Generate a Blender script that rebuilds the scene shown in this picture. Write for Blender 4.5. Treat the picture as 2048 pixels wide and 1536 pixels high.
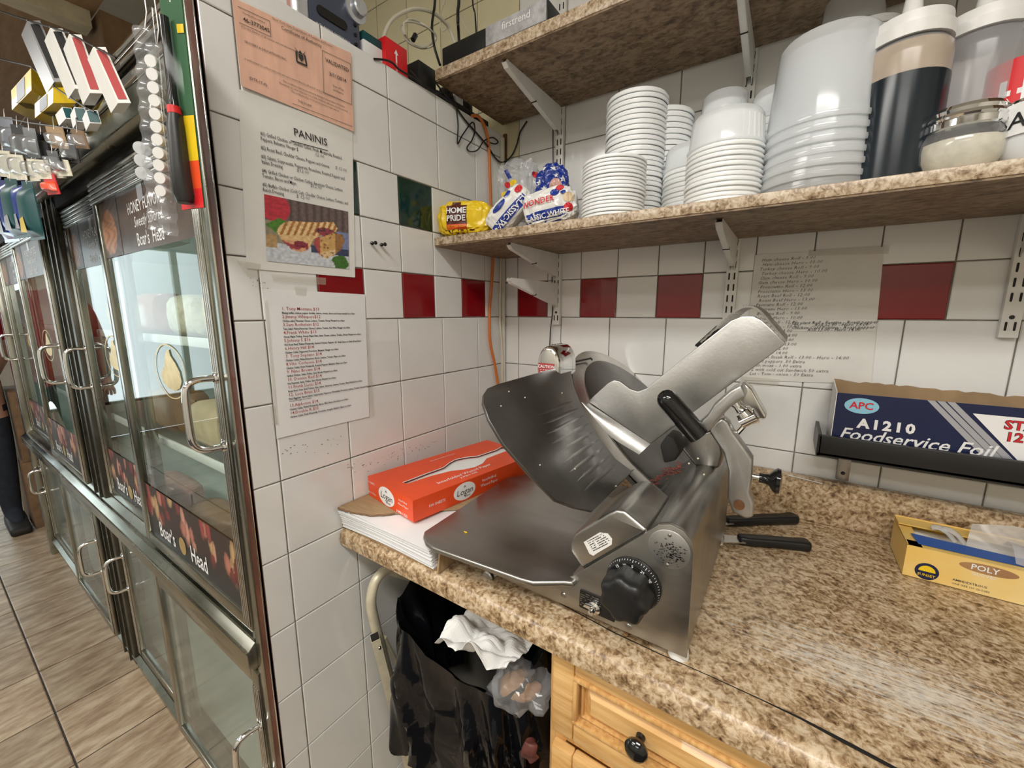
import bpy, bmesh, math, random
from mathutils import Vector, Matrix
random.seed(7)
sc = bpy.context.scene
for o in list(bpy.data.objects): bpy.data.objects.remove(o)
COL = sc.collection
V = Vector
# ---------------------------------------------------------------- camera
# world: back wall is y=0, tiled partition is x=0, z=0 is the bottom of the red tile band (moved up by LIFT at the end)
LIFT = 1.36
CAM = V((0.7812, -1.1159, 0.01526)); YAW = 0.592642; PIT = 0.173531; FPX = 822.03
FW = V((-math.sin(YAW)*math.cos(PIT), math.cos(YAW)*math.cos(PIT), -math.sin(PIT)))
RT = V((math.cos(YAW), math.sin(YAW), 0)); UP = RT.cross(FW)
cd = bpy.data.cameras.new('camera'); cam = bpy.data.objects.new('camera', cd); COL.objects.link(cam)
R3 = Matrix((RT, UP, -FW)).transposed()
cam.matrix_world = Matrix.Translation(CAM + V((0, 0, LIFT))) @ R3.to_4x4()
cd.sensor_width = 36; cd.lens = FPX/2048*36; cd.clip_start = .01; cd.clip_end = 60
sc.camera = cam
# ---------------------------------------------------------------- world, light, exposure
w = bpy.data.worlds.new('daylight'); sc.world = w; w.use_nodes = True
bg = w.node_tree.nodes['Background']; bg.inputs[0].default_value = (.86, .93, 1, 1); bg.inputs[1].default_value = 4.0
sc.view_settings.view_transform = 'Standard'; sc.view_settings.look = 'None'
sc.view_settings.exposure = -0.10; sc.view_settings.gamma = 1; sc.view_settings.use_curve_mapping = False
ROOT = {}
LAMPS = [  # ceiling fluorescent fixtures: x, y, length x, length y, watts
    (1.05, -1.75, 1.2, .30, 31), (-.55, -2.25, 1.2, .30, 28), (-2.9, -1.7, 1.2, .30, 8), (1.05, -3.0, 1.2, .30, 16), (-1.2, -3.0, 1.2, .30, 12)]
CEIL = 1.28
def area(name, loc, sx, sy, watts, col=(1, .97, .92), rot=(0, 0, 0), parent=None):
    l = bpy.data.lights.new(name, 'AREA'); l.shape = 'RECTANGLE'; l.size = sx; l.size_y = sy; l.energy = watts; l.color = col
    o = bpy.data.objects.new(name, l); COL.objects.link(o); o.location = loc; o.rotation_euler = rot
    if parent: o.parent = parent; o.location = V(loc) - ROOT[parent.name].translation
    return o
# ---------------------------------------------------------------- helpers
def P(px, py, x=None, y=None, z=None):
    d = FW + (px-1024)/FPX*RT - (py-768)/FPX*UP
    t = (x-CAM.x)/d.x if x is not None else (y-CAM.y)/d.y if y is not None else (z-CAM.z)/d.z
    return CAM + d*t
def Pn(px, py, p0, n):
    d = FW + (px-1024)/FPX*RT - (py-768)/FPX*UP; n = V(n)
    return CAM + d*((V(p0)-CAM).dot(n)/d.dot(n))
def frame(o, right, up):
    right = V(right).normalized(); up = V(up); n = right.cross(up).normalized(); up = n.cross(right)
    return Matrix((right, up, n)).transposed().to_4x4(), V(o)
def FR(o, right, up):
    m, o = frame(o, right, up); return Matrix.Translation(o) @ m
TXT = {}
def text_mesh(s, size, bold, ital, align, space, res):
    k = (s, size, bold, ital, align, space, res)
    if k in TXT: return TXT[k]
    c = bpy.data.curves.new('t', 'FONT'); c.body = s; c.size = size; c.offset = bold*size; c.shear = ital
    c.align_x = align; c.align_y = 'CENTER'; c.space_character = space; c.resolution_u = res
    o = bpy.data.objects.new('t', c); COL.objects.link(o)
    dg = bpy.context.evaluated_depsgraph_get(); me = bpy.data.meshes.new_from_object(o.evaluated_get(dg))
    r = ([tuple(v.co) for v in me.vertices], [tuple(p.vertices) for p in me.polygons])
    bpy.data.objects.remove(o); bpy.data.curves.remove(c); bpy.data.meshes.remove(me); TXT[k] = r
    return r
class MB:
    def __init__(s): s.v = []; s.f = []; s.m = []; s.sm = []; s.cur = 0; s.recalc = True
    def add(s, vs, fs, smooth=False, M=None):
        b = len(s.v)
        s.v += [tuple(M @ V(v)) if M is not None else tuple(v) for v in vs]
        for f in fs: s.f.append(tuple(i+b for i in f)); s.m.append(s.cur); s.sm.append(smooth)
        return s
    def bm(s, bm, smooth=False, M=None):
        bm.verts.index_update(); s.add([v.co[:] for v in bm.verts], [[v.index for v in f.verts] for f in bm.faces], smooth, M); bm.free(); return s
    def box(s, a, b, bev=0, M=None, seg=2, smooth=None):
        a = V(a); b = V(b); c = (a+b)/2; d = V((abs(b.x-a.x), abs(b.y-a.y), abs(b.z-a.z)))
        bm = bmesh.new(); bmesh.ops.create_cube(bm, size=1)
        for v in bm.verts: v.co = V((v.co.x*d.x, v.co.y*d.y, v.co.z*d.z)) + c
        if bev: bmesh.ops.bevel(bm, geom=bm.edges[:], offset=min(bev, min(d)*.49), segments=seg, affect='EDGES', profile=.5)
        return s.bm(bm, bool(bev) if smooth is None else smooth, M)
    def prism(s, pts, fn, d0, d1, bev=0, M=None, seg=2, smooth=None):
        bm = bmesh.new(); A = [bm.verts.new(fn(u, v, d0)) for u, v in pts]; B = [bm.verts.new(fn(u, v, d1)) for u, v in pts]
        n = len(pts); bm.faces.new(A); bm.faces.new(B[::-1])
        for i in range(n): bm.faces.new((A[i], B[i], B[(i+1) % n], A[(i+1) % n]))
        bmesh.ops.recalc_face_normals(bm, faces=bm.faces[:])
        if bev:
            es = [e for e in bm.edges if len(e.link_faces) == 2 and e.calc_face_angle(0) > .6]
            bmesh.ops.bevel(bm, geom=es, offset=bev, segments=seg, affect='EDGES', profile=.5)
        return s.bm(bm, bool(bev) if smooth is None else smooth, M)
    def tube(s, pts, r, seg=8, closed=False, smooth=True, caps=True, M=None, up=None, flat=1.0):
        pts = [V(p) for p in pts]; n = len(pts); rs = r if isinstance(r, (list, tuple)) else [r]*n
        T = []
        for i in range(n):
            a = pts[i-1] if (i or closed) else pts[0]; b = pts[(i+1) % n] if (i < n-1 or closed) else pts[-1]
            t = b-a; T.append(t.normalized() if t.length > 1e-9 else V((0, 0, 1)))
        u = V(up) if up else (V((0, 0, 1)) if abs(T[0].z) < .9 else V((1, 0, 0)))
        vs = []
        for i in range(n):
            u = u-T[i]*u.dot(T[i]); u = u.normalized() if u.length > 1e-6 else T[i].orthogonal().normalized(); w_ = T[i].cross(u)
            for k in range(seg):
                a = 2*math.pi*k/seg; vs.append(pts[i]+u*math.cos(a)*rs[i]*flat+w_*math.sin(a)*rs[i])
        fs = []
        for i in range(n if closed else n-1):
            j = (i+1) % n
            for k in range(seg): fs.append((i*seg+k, i*seg+(k+1) % seg, j*seg+(k+1) % seg, j*seg+k))
        if caps and not closed: fs += [tuple(range(seg)), tuple(range((n-1)*seg, n*seg))]
        return s.add(vs, fs, smooth, M)
    def lathe(s, prof, M=None, seg=24, smooth=True, a0=0, a1=2*math.pi):
        full = abs(a1-a0) > 6.28; n = seg if full else seg+1; vs = []; fs = []
        for r, z in prof:
            for k in range(n):
                a = a0+(a1-a0)*k/seg; vs.append((max(r, 1e-5)*math.cos(a), max(r, 1e-5)*math.sin(a), z))
        for i in range(len(prof)-1):
            for k in range(n if full else n-1):
                k2 = (k+1) % n; fs.append((i*n+k, i*n+k2, (i+1)*n+k2, (i+1)*n+k))
        return s.add(vs, fs, smooth, M)
    def sheet(s, fn, nu, nv, smooth=True, M=None, thick=0):
        vs = [fn(i/nu, j/nv) for j in range(nv+1) for i in range(nu+1)]
        fs = [(j*(nu+1)+i, j*(nu+1)+i+1, (j+1)*(nu+1)+i+1, (j+1)*(nu+1)+i) for j in range(nv) for i in range(nu)]
        if thick:
            bm = bmesh.new(); bv = [bm.verts.new(v) for v in vs]
            for f in fs:
                try: bm.faces.new([bv[i] for i in f])
                except ValueError: pass
            bmesh.ops.recalc_face_normals(bm, faces=bm.faces[:]); bm.normal_update()
            bmesh.ops.solidify(bm, geom=bm.faces[:], thickness=thick); return s.bm(bm, smooth, M)
        return s.add(vs, fs, smooth, M)
    def ball(s, c, r, M=None, sub=2, sc_=(1, 1, 1)):
        bm = bmesh.new(); bmesh.ops.create_icosphere(bm, subdivisions=sub, radius=r)
        for v in bm.verts: v.co = V((v.co.x*sc_[0], v.co.y*sc_[1], v.co.z*sc_[2]))+V(c)
        return s.bm(bm, True, M)
    def text(s, t, M, size, bold=0, ital=0, align='LEFT', space=1, res=2, lift=.0004, sx=1, sy=1):
        v, f = text_mesh(t, size, bold, ital, align, space, res)
        s.recalc = False
        return s.add([(a*sx, b*sy, c+lift) for a, b, c in v], f, False, M)
    def quad(s, M, w0, h0, w1, h1, lift=.0003):
        return s.add([(w0, h0, lift), (w1, h0, lift), (w1, h1, lift), (w0, h1, lift)], [(0, 1, 2, 3)], False, M)
    def poly(s, M, pts, lift=.0003):
        return s.add([(a, b, lift) for a, b in pts], [tuple(range(len(pts)))], False, M)
    def disc(s, M, cx, cy, rx, ry, lift=.0003, seg=24):
        return s.poly(M, [(cx+rx*math.cos(2*math.pi*k/seg), cy+ry*math.sin(2*math.pi*k/seg)) for k in range(seg)], lift)
    def mesh(s, name, mat, origin=None):
        inv = origin.inverted() if origin is not None else None
        me = bpy.data.meshes.new(name); me.from_pydata([inv @ V(v) for v in s.v] if inv is not None else s.v, [], s.f)
        for m in (mat if isinstance(mat, (list, tuple)) else [mat]): me.materials.append(MAT[m])
        me.polygons.foreach_set('material_index', s.m)
        if s.recalc:
            bm = bmesh.new(); bm.from_mesh(me); bmesh.ops.recalc_face_normals(bm, faces=bm.faces[:]); bm.to_mesh(me); bm.free()
        if any(s.sm):
            me.polygons.foreach_set('use_smooth', s.sm); me.set_sharp_from_angle(angle=math.radians(38))
        me.update(); return me
    def obj(s, name, mat, parent=None):            # coordinates are world; the part keeps its thing's origin
        root = parent
        while root is not None and root.parent: root = root.parent
        me = s.mesh(name, mat, ROOT[root.name] if root is not None and root.name in ROOT else None)
        o = bpy.data.objects.new(name, me); COL.objects.link(o); o.parent = parent
        return o
    def single(s, name, mat, label, cat, base=None, group=None):   # a thing that is one mesh
        if base is None:
            xs = [v[0] for v in s.v]; ys = [v[1] for v in s.v]; zs = [v[2] for v in s.v]
            base = ((min(xs)+max(xs))/2, (min(ys)+max(ys))/2, min(zs))
        M = Matrix.Translation(base); o = bpy.data.objects.new(name, s.mesh(name, mat, M)); COL.objects.link(o); o.matrix_world = M
        ROOT[o.name] = M; o['label'] = label; o['category'] = cat
        if group: o['group'] = group
        return o
def thing(name, label, cat, loc=(0, 0, 0), rotz=0, group=None):
    o = bpy.data.objects.new(name, None); COL.objects.link(o); o.empty_display_size = .05
    o.location = loc; o.rotation_euler = (0, 0, rotz)
    ROOT[o.name] = Matrix.Translation(loc) @ Matrix.Rotation(rotz, 4, 'Z')
    o['label'] = label; o['category'] = cat
    if group: o['group'] = group
    return o
def struct(name, mb, mat, label=None):
    o = bpy.data.objects.new(name, mb.mesh(name, mat)); COL.objects.link(o); o['kind'] = 'structure'; ROOT[o.name] = Matrix.Identity(4)
    if label: o['label'] = label
    return o
def copy_tree(o, parent=None):
    c = o.copy(); COL.objects.link(c); c.parent = parent
    for ch in o.children: copy_tree(ch, c)
    return c
def smooth_path(pts, n=6, closed=False):
    pts = [V(p) for p in pts]; out = []; m = len(pts)
    for i in range(m if closed else m-1):
        g = lambda k: pts[k % m] if closed else pts[max(0, min(m-1, k))]
        p0, p1, p2, p3 = g(i-1), g(i), g(i+1), g(i+2)
        for k in range(n):
            t = k/n; out.append(.5*((2*p1)+(p2-p0)*t+(2*p0-5*p1+4*p2-p3)*t*t+(3*p1-p0-3*p2+p3)*t**3))
    if not closed: out.append(pts[-1])
    return out
def arc2(cx, cy, r, a0, a1, n=6):
    return [(cx+r*math.cos(math.radians(a0+(a1-a0)*k/n)), cy+r*math.sin(math.radians(a0+(a1-a0)*k/n))) for k in range(n+1)]
def rrect(x0, y0, x1, y1, r, n=5):
    return arc2(x1-r, y1-r, r, 0, 90, n)+arc2(x0+r, y1-r, r, 90, 180, n)+arc2(x0+r, y0+r, r, 180, 270, n)+arc2(x1-r, y0+r, r, 270, 360, n)
XZ = lambda u, v, d: (u, d, v)
XY = lambda u, v, d: (u, v, d)
YZ = lambda u, v, d: (d, u, v)
def inside(u, v, poly):
    c = False; j = len(poly)-1
    for i in range(len(poly)):
        a, b = poly[i], poly[j]
        if (a[1] > v) != (b[1] > v) and u < (b[0]-a[0])*(v-a[1])/(b[1]-a[1]+1e-12)+a[0]: c = not c
        j = i
    return c
def painted(name, parent, fn, nu, nv, colfn):         # a flat print: fine grid carrying its picture as a colour attribute
    m = MB(); m.sheet(fn, nu, nv, False); m.recalc = False; o = m.obj(name, 'print_paint', parent)
    at_ = o.data.color_attributes.new('print', 'FLOAT_COLOR', 'POINT'); d = []
    for j in range(nv+1):
        for i in range(nu+1): d += [*colfn(i/nu, j/nv), 1]
    at_.data.foreach_set('color', d); return o
# ---------------------------------------------------------------- materials
MAT = {}
def nodes(name):
    m = bpy.data.materials.new(name); m.use_nodes = True; nt = m.node_tree; MAT[name] = m
    return m, nt, nt.nodes['Principled BSDF'], lambda t, **k: mknode(nt, t, k)
def mknode(nt, t, k):
    n = nt.nodes.new(t)
    for a, b in k.items():
        if a.startswith('i_'): n.inputs[a[2:].replace('_', ' ')].default_value = b
        else: setattr(n, a, b)
    return n
def rgba(c): return (c[0], c[1], c[2], 1)
def ramp(n, stops):
    cr = n.color_ramp
    while len(cr.elements) < len(stops): cr.elements.new(.5)
    for e, (p, c) in zip(cr.elements, stops): e.position = p; e.color = rgba(c)
def mat(name, col, rough=.5, metal=0, var=0, vs=30, stretch=None, bump=0, bs=60, spec=.5, coat=0, trans=0, ior=1.45, sss=0, emit=None, col2=None, rvar=0, orand=0, alpha=1, sheen=0):
    m, nt, b, N = nodes(name); L = nt.links.new
    b.inputs['Base Color'].default_value = rgba(col); b.inputs['Roughness'].default_value = rough; b.inputs['Metallic'].default_value = metal
    b.inputs['Specular IOR Level'].default_value = spec; b.inputs['Coat Weight'].default_value = coat; b.inputs['IOR'].default_value = ior
    b.inputs['Transmission Weight'].default_value = trans; b.inputs['Alpha'].default_value = alpha
    if sss: b.inputs['Subsurface Weight'].default_value = sss; b.inputs['Subsurface Radius'].default_value = (.02, .015, .01)
    if emit: b.inputs['Emission Color'].default_value = rgba(col); b.inputs['Emission Strength'].default_value = emit
    if var or bump or rvar or col2:
        tc = N('ShaderNodeTexCoord'); mp = N('ShaderNodeMapping'); L(tc.outputs['Object'], mp.inputs[0])
        if stretch: mp.inputs['Scale'].default_value = stretch
    if var or col2:
        nz = N('ShaderNodeTexNoise', i_Scale=vs, i_Detail=5.0, i_Roughness=.6); L(mp.outputs[0], nz.inputs['Vector'])
        rp = N('ShaderNodeValToRGB'); c2 = col2 or tuple(min(1, c*(1+var)) for c in col); c1 = col if col2 else tuple(c*(1-var) for c in col)
        ramp(rp, [(.32, c1), (.68, c2)]); L(nz.outputs['Fac'], rp.inputs[0]); src = rp.outputs[0]
        if orand:
            oi = N('ShaderNodeObjectInfo'); hs = N('ShaderNodeHueSaturation'); mr = N('ShaderNodeMapRange'); mr.inputs['To Min'].default_value = 1-orand; mr.inputs['To Max'].default_value = 1+orand
            L(oi.outputs['Random'], mr.inputs[0]); L(mr.outputs[0], hs.inputs['Value']); L(src, hs.inputs['Color']); src = hs.outputs[0]
        L(src, b.inputs['Base Color'])
    if rvar:
        nr = N('ShaderNodeTexNoise', i_Scale=vs*.6, i_Detail=4.0); L(mp.outputs[0], nr.inputs['Vector'])
        mr = N('ShaderNodeMapRange'); mr.inputs['From Min'].default_value = .3; mr.inputs['From Max'].default_value = .7
        mr.inputs['To Min'].default_value = max(.02, rough-rvar); mr.inputs['To Max'].default_value = min(1, rough+rvar)
        L(nr.outputs['Fac'], mr.inputs[0]); L(mr.outputs[0], b.inputs['Roughness'])
    if bump:
        nb = N('ShaderNodeTexNoise', i_Scale=bs, i_Detail=4.0); L(mp.outputs[0], nb.inputs['Vector'])
        bp = N('ShaderNodeBump', i_Strength=bump, i_Distance=.002); L(nb.outputs['Fac'], bp.inputs['Height']); L(bp.outputs[0], b.inputs['Normal'])
    return m
def clear(name, tint=(1, 1, 1), gloss=.03, ior=1.45, haze=0, hazecol=(.9, .9, .9), facing=1.0):
    m, nt, b, N = nodes(name); L = nt.links.new; nt.nodes.remove(b); out = nt.nodes['Material Output']
    t = N('ShaderNodeBsdfTransparent'); t.inputs[0].default_value = rgba(tint)
    g = N('ShaderNodeBsdfGlossy', i_Roughness=gloss); fr = N('ShaderNodeFresnel', i_IOR=ior); mx = N('ShaderNodeMixShader')
    src = t.outputs[0]
    if haze:
        d = N('ShaderNodeBsdfTranslucent'); d.inputs[0].default_value = rgba(hazecol); d2 = N('ShaderNodeBsdfDiffuse'); d2.inputs[0].default_value = rgba(hazecol)
        md = N('ShaderNodeMixShader'); L(d.outputs[0], md.inputs[1]); L(d2.outputs[0], md.inputs[2])
        mh = N('ShaderNodeMixShader'); mh.inputs[0].default_value = haze; L(src, mh.inputs[1]); L(md.outputs[0], mh.inputs[2]); src = mh.outputs[0]
    ge = N('ShaderNodeNewGeometry'); ib = N('ShaderNodeMath', operation='SUBTRACT'); ib.inputs[0].default_value = 1; L(ge.outputs['Backfacing'], ib.inputs[1])   # a pane reflects once, on its outer face
    fm = N('ShaderNodeMath', operation='MULTIPLY'); L(fr.outputs[0], fm.inputs[0]); L(ib.outputs[0], fm.inputs[1])
    L(fm.outputs[0], mx.inputs[0]); L(src, mx.inputs[1]); L(g.outputs[0], mx.inputs[2]); L(mx.outputs[0], out.inputs[0])
    return m
def granite(name, stops, sc1=75, stretch=(1, 1, 1), rough=.3, wear=False):
    m, nt, b, N = nodes(name); L = nt.links.new
    tc = N('ShaderNodeTexCoord'); mp = N('ShaderNodeMapping'); mp.inputs['Scale'].default_value = stretch; L(tc.outputs['Object'], mp.inputs[0])
    n1 = N('ShaderNodeTexNoise', i_Scale=sc1, i_Detail=6.0, i_Roughness=.68, i_Distortion=.6); n2 = N('ShaderNodeTexNoise', i_Scale=sc1*.33, i_Detail=3.0); n3 = N('ShaderNodeTexVoronoi', i_Scale=sc1*1.6)
    for n in (n1, n2, n3): L(mp.outputs[0], n.inputs['Vector'])
    a = N('ShaderNodeMath', operation='MULTIPLY_ADD'); a.inputs[1].default_value = .35; L(n2.outputs['Fac'], a.inputs[0]); L(n1.outputs['Fac'], a.inputs[2])
    a2 = N('ShaderNodeMath', operation='MULTIPLY_ADD'); a2.inputs[1].default_value = .12; L(n3.outputs['Distance'], a2.inputs[0]); L(a.outputs[0], a2.inputs[2])
    rp = N('ShaderNodeValToRGB'); ramp(rp, stops); L(a2.outputs[0], rp.inputs[0]); src = rp.outputs[0]
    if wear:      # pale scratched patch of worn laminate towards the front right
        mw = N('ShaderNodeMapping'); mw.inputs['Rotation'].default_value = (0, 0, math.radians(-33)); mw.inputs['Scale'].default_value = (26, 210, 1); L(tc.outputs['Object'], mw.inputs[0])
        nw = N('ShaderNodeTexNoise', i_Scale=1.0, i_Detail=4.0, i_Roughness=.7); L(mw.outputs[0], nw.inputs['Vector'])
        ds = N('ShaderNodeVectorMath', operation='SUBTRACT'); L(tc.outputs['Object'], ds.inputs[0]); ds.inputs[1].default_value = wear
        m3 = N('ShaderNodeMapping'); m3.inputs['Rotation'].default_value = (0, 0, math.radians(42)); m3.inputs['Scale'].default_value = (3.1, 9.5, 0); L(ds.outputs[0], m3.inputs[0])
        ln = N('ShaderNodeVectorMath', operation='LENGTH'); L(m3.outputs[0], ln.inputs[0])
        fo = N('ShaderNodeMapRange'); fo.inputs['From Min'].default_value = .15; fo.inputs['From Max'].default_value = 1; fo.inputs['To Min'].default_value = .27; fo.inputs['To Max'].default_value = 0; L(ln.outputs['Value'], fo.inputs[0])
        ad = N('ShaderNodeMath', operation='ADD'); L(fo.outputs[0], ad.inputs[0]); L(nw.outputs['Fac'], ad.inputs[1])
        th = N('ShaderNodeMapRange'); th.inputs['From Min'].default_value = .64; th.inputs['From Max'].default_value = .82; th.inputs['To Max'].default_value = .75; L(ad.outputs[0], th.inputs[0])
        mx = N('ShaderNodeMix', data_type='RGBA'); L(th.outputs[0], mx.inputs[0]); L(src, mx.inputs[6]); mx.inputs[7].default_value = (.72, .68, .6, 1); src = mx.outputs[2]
    L(src, b.inputs['Base Color']); b.inputs['Roughness'].default_value = rough
    bp = N('ShaderNodeBump', i_Strength=.08, i_Distance=.001); L(n1.outputs['Fac'], bp.inputs['Height']); L(bp.outputs[0], b.inputs['Normal'])
G = [(.44, (.020, .011, .006)), (.55, (.105, .060, .028)), (.65, (.27, .170, .085)), (.75, (.47, .335, .195)), (.87, (.66, .53, .37))]
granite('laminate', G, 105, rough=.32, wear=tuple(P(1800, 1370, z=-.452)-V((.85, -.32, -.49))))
granite('laminate_shelf', [(.46, (.035, .02, .012)), (.56, (.16, .10, .055)), (.66, (.34, .235, .14)), (.76, (.52, .405, .275)), (.88, (.68, .58, .45))], 120, rough=.35)
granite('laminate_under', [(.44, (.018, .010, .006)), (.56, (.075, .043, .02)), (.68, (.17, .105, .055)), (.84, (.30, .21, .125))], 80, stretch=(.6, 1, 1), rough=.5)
mat('tile_white', (.80, .80, .78), .12, var=.03, vs=6, bump=.08, bs=9, orand=.04, coat=.3, rvar=.05)
mat('tile_yellow_lit', (.72, .66, .44), .2, var=.04, vs=6, bump=.08, bs=9, orand=.04)  # white tile with the yellowish light above the ledge put into its colour
mat('tile_red', (.235, .004, .008), .1, var=.1, vs=8, bump=.06, bs=9, coat=.3)
mat('tile_green', (.006, .03, .016), .1, var=.2, vs=8, bump=.06, bs=9, coat=.3)
mat('grout', (.20, .185, .16), .9, var=.35, vs=25, bump=.3)
mat('grout_floor', (.045, .035, .03), .9, var=.4, vs=25, bump=.3)
def floor_tile():
    m, nt, b, N = nodes('floor_tile'); L = nt.links.new
    tc = N('ShaderNodeTexCoord'); oi = N('ShaderNodeObjectInfo'); ad = N('ShaderNodeVectorMath', operation='ADD'); mu = N('ShaderNodeVectorMath', operation='SCALE', i_Scale=9.0)
    L(oi.outputs['Location'], mu.inputs[0]); L(tc.outputs['Object'], ad.inputs[0]); L(mu.outputs[0], ad.inputs[1])
    mp = N('ShaderNodeMapping'); mp.inputs['Scale'].default_value = (3.6, 1, 1); mp.inputs['Rotation'].default_value = (0, 0, .2); L(ad.outputs[0], mp.inputs[0])
    n1 = N('ShaderNodeTexNoise', i_Scale=7.0, i_Detail=7.0, i_Roughness=.66, i_Distortion=.15); L(mp.outputs[0], n1.inputs['Vector'])
    rp = N('ShaderNodeValToRGB'); ramp(rp, [(.28, (.16, .10, .058)), (.45, (.31, .225, .145)), (.6, (.45, .355, .25)), (.78, (.56, .47, .36))]); L(n1.outputs['Fac'], rp.inputs[0])
    hs = N('ShaderNodeHueSaturation'); mr = N('ShaderNodeMapRange'); mr.inputs['To Min'].default_value = .78; mr.inputs['To Max'].default_value = 1.12; L(oi.outputs['Random'], mr.inputs[0]); L(mr.outputs[0], hs.inputs['Value'])
    L(rp.outputs[0], hs.inputs['Color']); L(hs.outputs[0], b.inputs['Base Color']); b.inputs['Roughness'].default_value = .42
    bp = N('ShaderNodeBump', i_Strength=.25, i_Distance=.002); L(n1.outputs['Fac'], bp.inputs['Height']); L(bp.outputs[0], b.inputs['Normal'])
floor_tile()
mat('paint_wall', (.62, .58, .5), .7, var=.05)
mat('ceiling_paint', (.78, .76, .7), .8, var=.03)
mat('steel', (.42, .41, .385), .33, 1, var=.05, vs=9, stretch=(1, 6, 6), bump=.04, bs=120, rvar=.05)
mat('steel_bright', (.66, .65, .62), .24, 1, var=.1, vs=10, rvar=.09)
mat('steel_dull', (.36, .35, .33), .36, 1, var=.1, vs=12, stretch=(9, 1, 1), rvar=.12, bump=.04, bs=80)
mat('cast_alu', (.47, .465, .45), .40, .92, var=.08, vs=18, bump=.08, bs=240, rvar=.06)
mat('plate_dark', (.20, .195, .19), .33, .95, var=.16, vs=10, rvar=.10)
mat('chrome', (.82, .82, .82), .06, 1)
mat('fridge_metal', (.36, .36, .31), .24, 1, var=.12, vs=7, rvar=.1)
mat('fridge_dark', (.10, .095, .075), .3, .85, var=.25, vs=8, rvar=.1)
mat('brown_strip', (.085, .028, .015), .5, 0, var=.35, vs=10, spec=.25)
mat('black_gloss', (.008, .008, .008), .12, coat=.3)
mat('black', (.012, .012, .012), .38, bump=.05, bs=200)
mat('black_matte', (.018, .017, .016), .6, bump=.15, bs=90)
mat('black_bag', (.004, .0045, .006), .10, spec=.45, bump=.25, bs=40)
mat('white_plastic', (.80, .80, .78), .3, var=.03)
mat('white_metal', (.76, .75, .71), .35, var=.05, vs=20)
mat('cream_metal', (.68, .63, .47), .38, .2, var=.12, vs=30)
mat('paper', (.86, .86, .86), .75, var=.02, vs=12)
mat('paper_old', (.80, .79, .755), .6, var=.03, vs=14)
mat('paper_hand', (.74, .725, .68), .55, var=.04, vs=14)
mat('salmon', (.87, .52, .39), .42, var=.1, vs=22, stretch=(1, 2.5, .6))
mat('ink', (.012, .012, .012), .6)
mat('ink_grey', (.10, .095, .10), .6)
mat('ink_red', (.42, .05, .05), .6)
mat('tape', (.66, .62, .52), .5, var=.15, vs=60, alpha=.30)
clear('film', (.97, .97, .97), .06, 1.3)
clear('sleeve', (.98, .98, .97), .12, 1.35, haze=.05)
clear('glass', (.90, .94, .92), .015, 1.5)
clear('bag_film', (.92, .93, .95), .12, 1.5, haze=.38, hazecol=(.92, .93, .95))
clear('glove_film', (.9, .9, .9), .25, 1.35, haze=.55, hazecol=(.92, .92, .92))
clear('glass_frost', (.88, .92, .90), .12, 1.5, haze=.22, hazecol=(.62, .64, .58))
clear('clear_plastic', (.93, .94, .95), .12, 1.5, haze=.22, hazecol=(.9, .92, .95))
clear('container', (.93, .95, .96), .14, 1.45, haze=.62, hazecol=(.97, .985, 1.0))
clear('bottle_clear', (.90, .91, .92), .2, 1.4, haze=.42, hazecol=(.90, .91, .94))
mat('lid', (.90, .92, .92), .35, sss=.25)
mat('orange', (.80, .075, .012), .42, var=.05, vs=20, coat=.15)
mat('cardboard', (.36, .24, .13), .8, var=.12, vs=25, stretch=(1, 8, 1))
mat('cardboard_dark', (.20, .12, .065), .85, var=.2, vs=20)
mat('pine', (.62, .33, .10), .3, col2=(.86, .56, .24), vs=3, stretch=(3, 30, 30), coat=.35, bump=.05, bs=40)
mat('pine_edge', (.52, .26, .08), .35, col2=(.80, .50, .20), vs=4, stretch=(30, 30, 3), coat=.3)
mat('navy', (.008, .014, .06), .35, var=.1, coat=.2)
mat('sky_blue', (.28, .58, .74), .45)
mat('white_print', (.85, .85, .85), .45)
mat('silver_print', (.52, .53, .58), .3, .5)
mat('red_print', (.62, .02, .03), .45)
mat('yellow', (.86, .60, .015), .32, var=.05, coat=.3)
mat('maroon_print', (.10, .018, .012), .4)
mat('glove_box', (.80, .50, .10), .4, col2=(.86, .68, .32), vs=4)
mat('blue_print', (.025, .10, .38), .4)
mat('bread_white', (.82, .82, .80), .3, var=.06, vs=25, coat=.3)
mat('bread_tan', (.74, .58, .38), .5, var=.12, vs=30)
mat('bag_blue', (.012, .04, .30), .25, var=.15, vs=20, coat=.3)
mat('green_print', (.02, .10, .035), .6)
mat('sauce_dark', (.010, .017, .024), .2, spec=.6)
mat('sauce_film', (.42, .27, .13), .35, col2=(.55, .40, .22), vs=30)
mat('cheese', (.74, .69, .55), .6, var=.15, vs=60)
mat('meat', (.20, .035, .03), .4, col2=(.30, .10, .08), vs=40)
mat('scrap', (.075, .018, .015), .5, col2=(.16, .05, .04), vs=60)
mat('ham', (.62, .30, .26), .35, col2=(.74, .46, .38), vs=20, coat=.3)
mat('cheese_block', (.80, .62, .26), .4, col2=(.84, .74, .45), vs=8)
mat('roast', (.30, .15, .07), .4, col2=(.45, .26, .12), vs=15)
mat('crust', (.34, .16, .05), .5, col2=(.58, .36, .15), vs=60)
def print_paint():
    m, nt, b, N = nodes('print_paint'); a = N('ShaderNodeAttribute', attribute_name='print'); nt.links.new(a.outputs['Color'], b.inputs['Base Color']); b.inputs['Roughness'].default_value = .45
print_paint()
mat('interior', (.74, .78, .74), .35, var=.03)
mat('banner_dark', (.055, .035, .028), .35, col2=(.12, .075, .05), vs=8)
mat('gold', (.50, .33, .10), .35, .6, col2=(.68, .50, .2), vs=30)
mat('wood_board', (.30, .19, .10), .7, col2=(.42, .28, .16), vs=5, stretch=(2, 12, 2))
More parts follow.
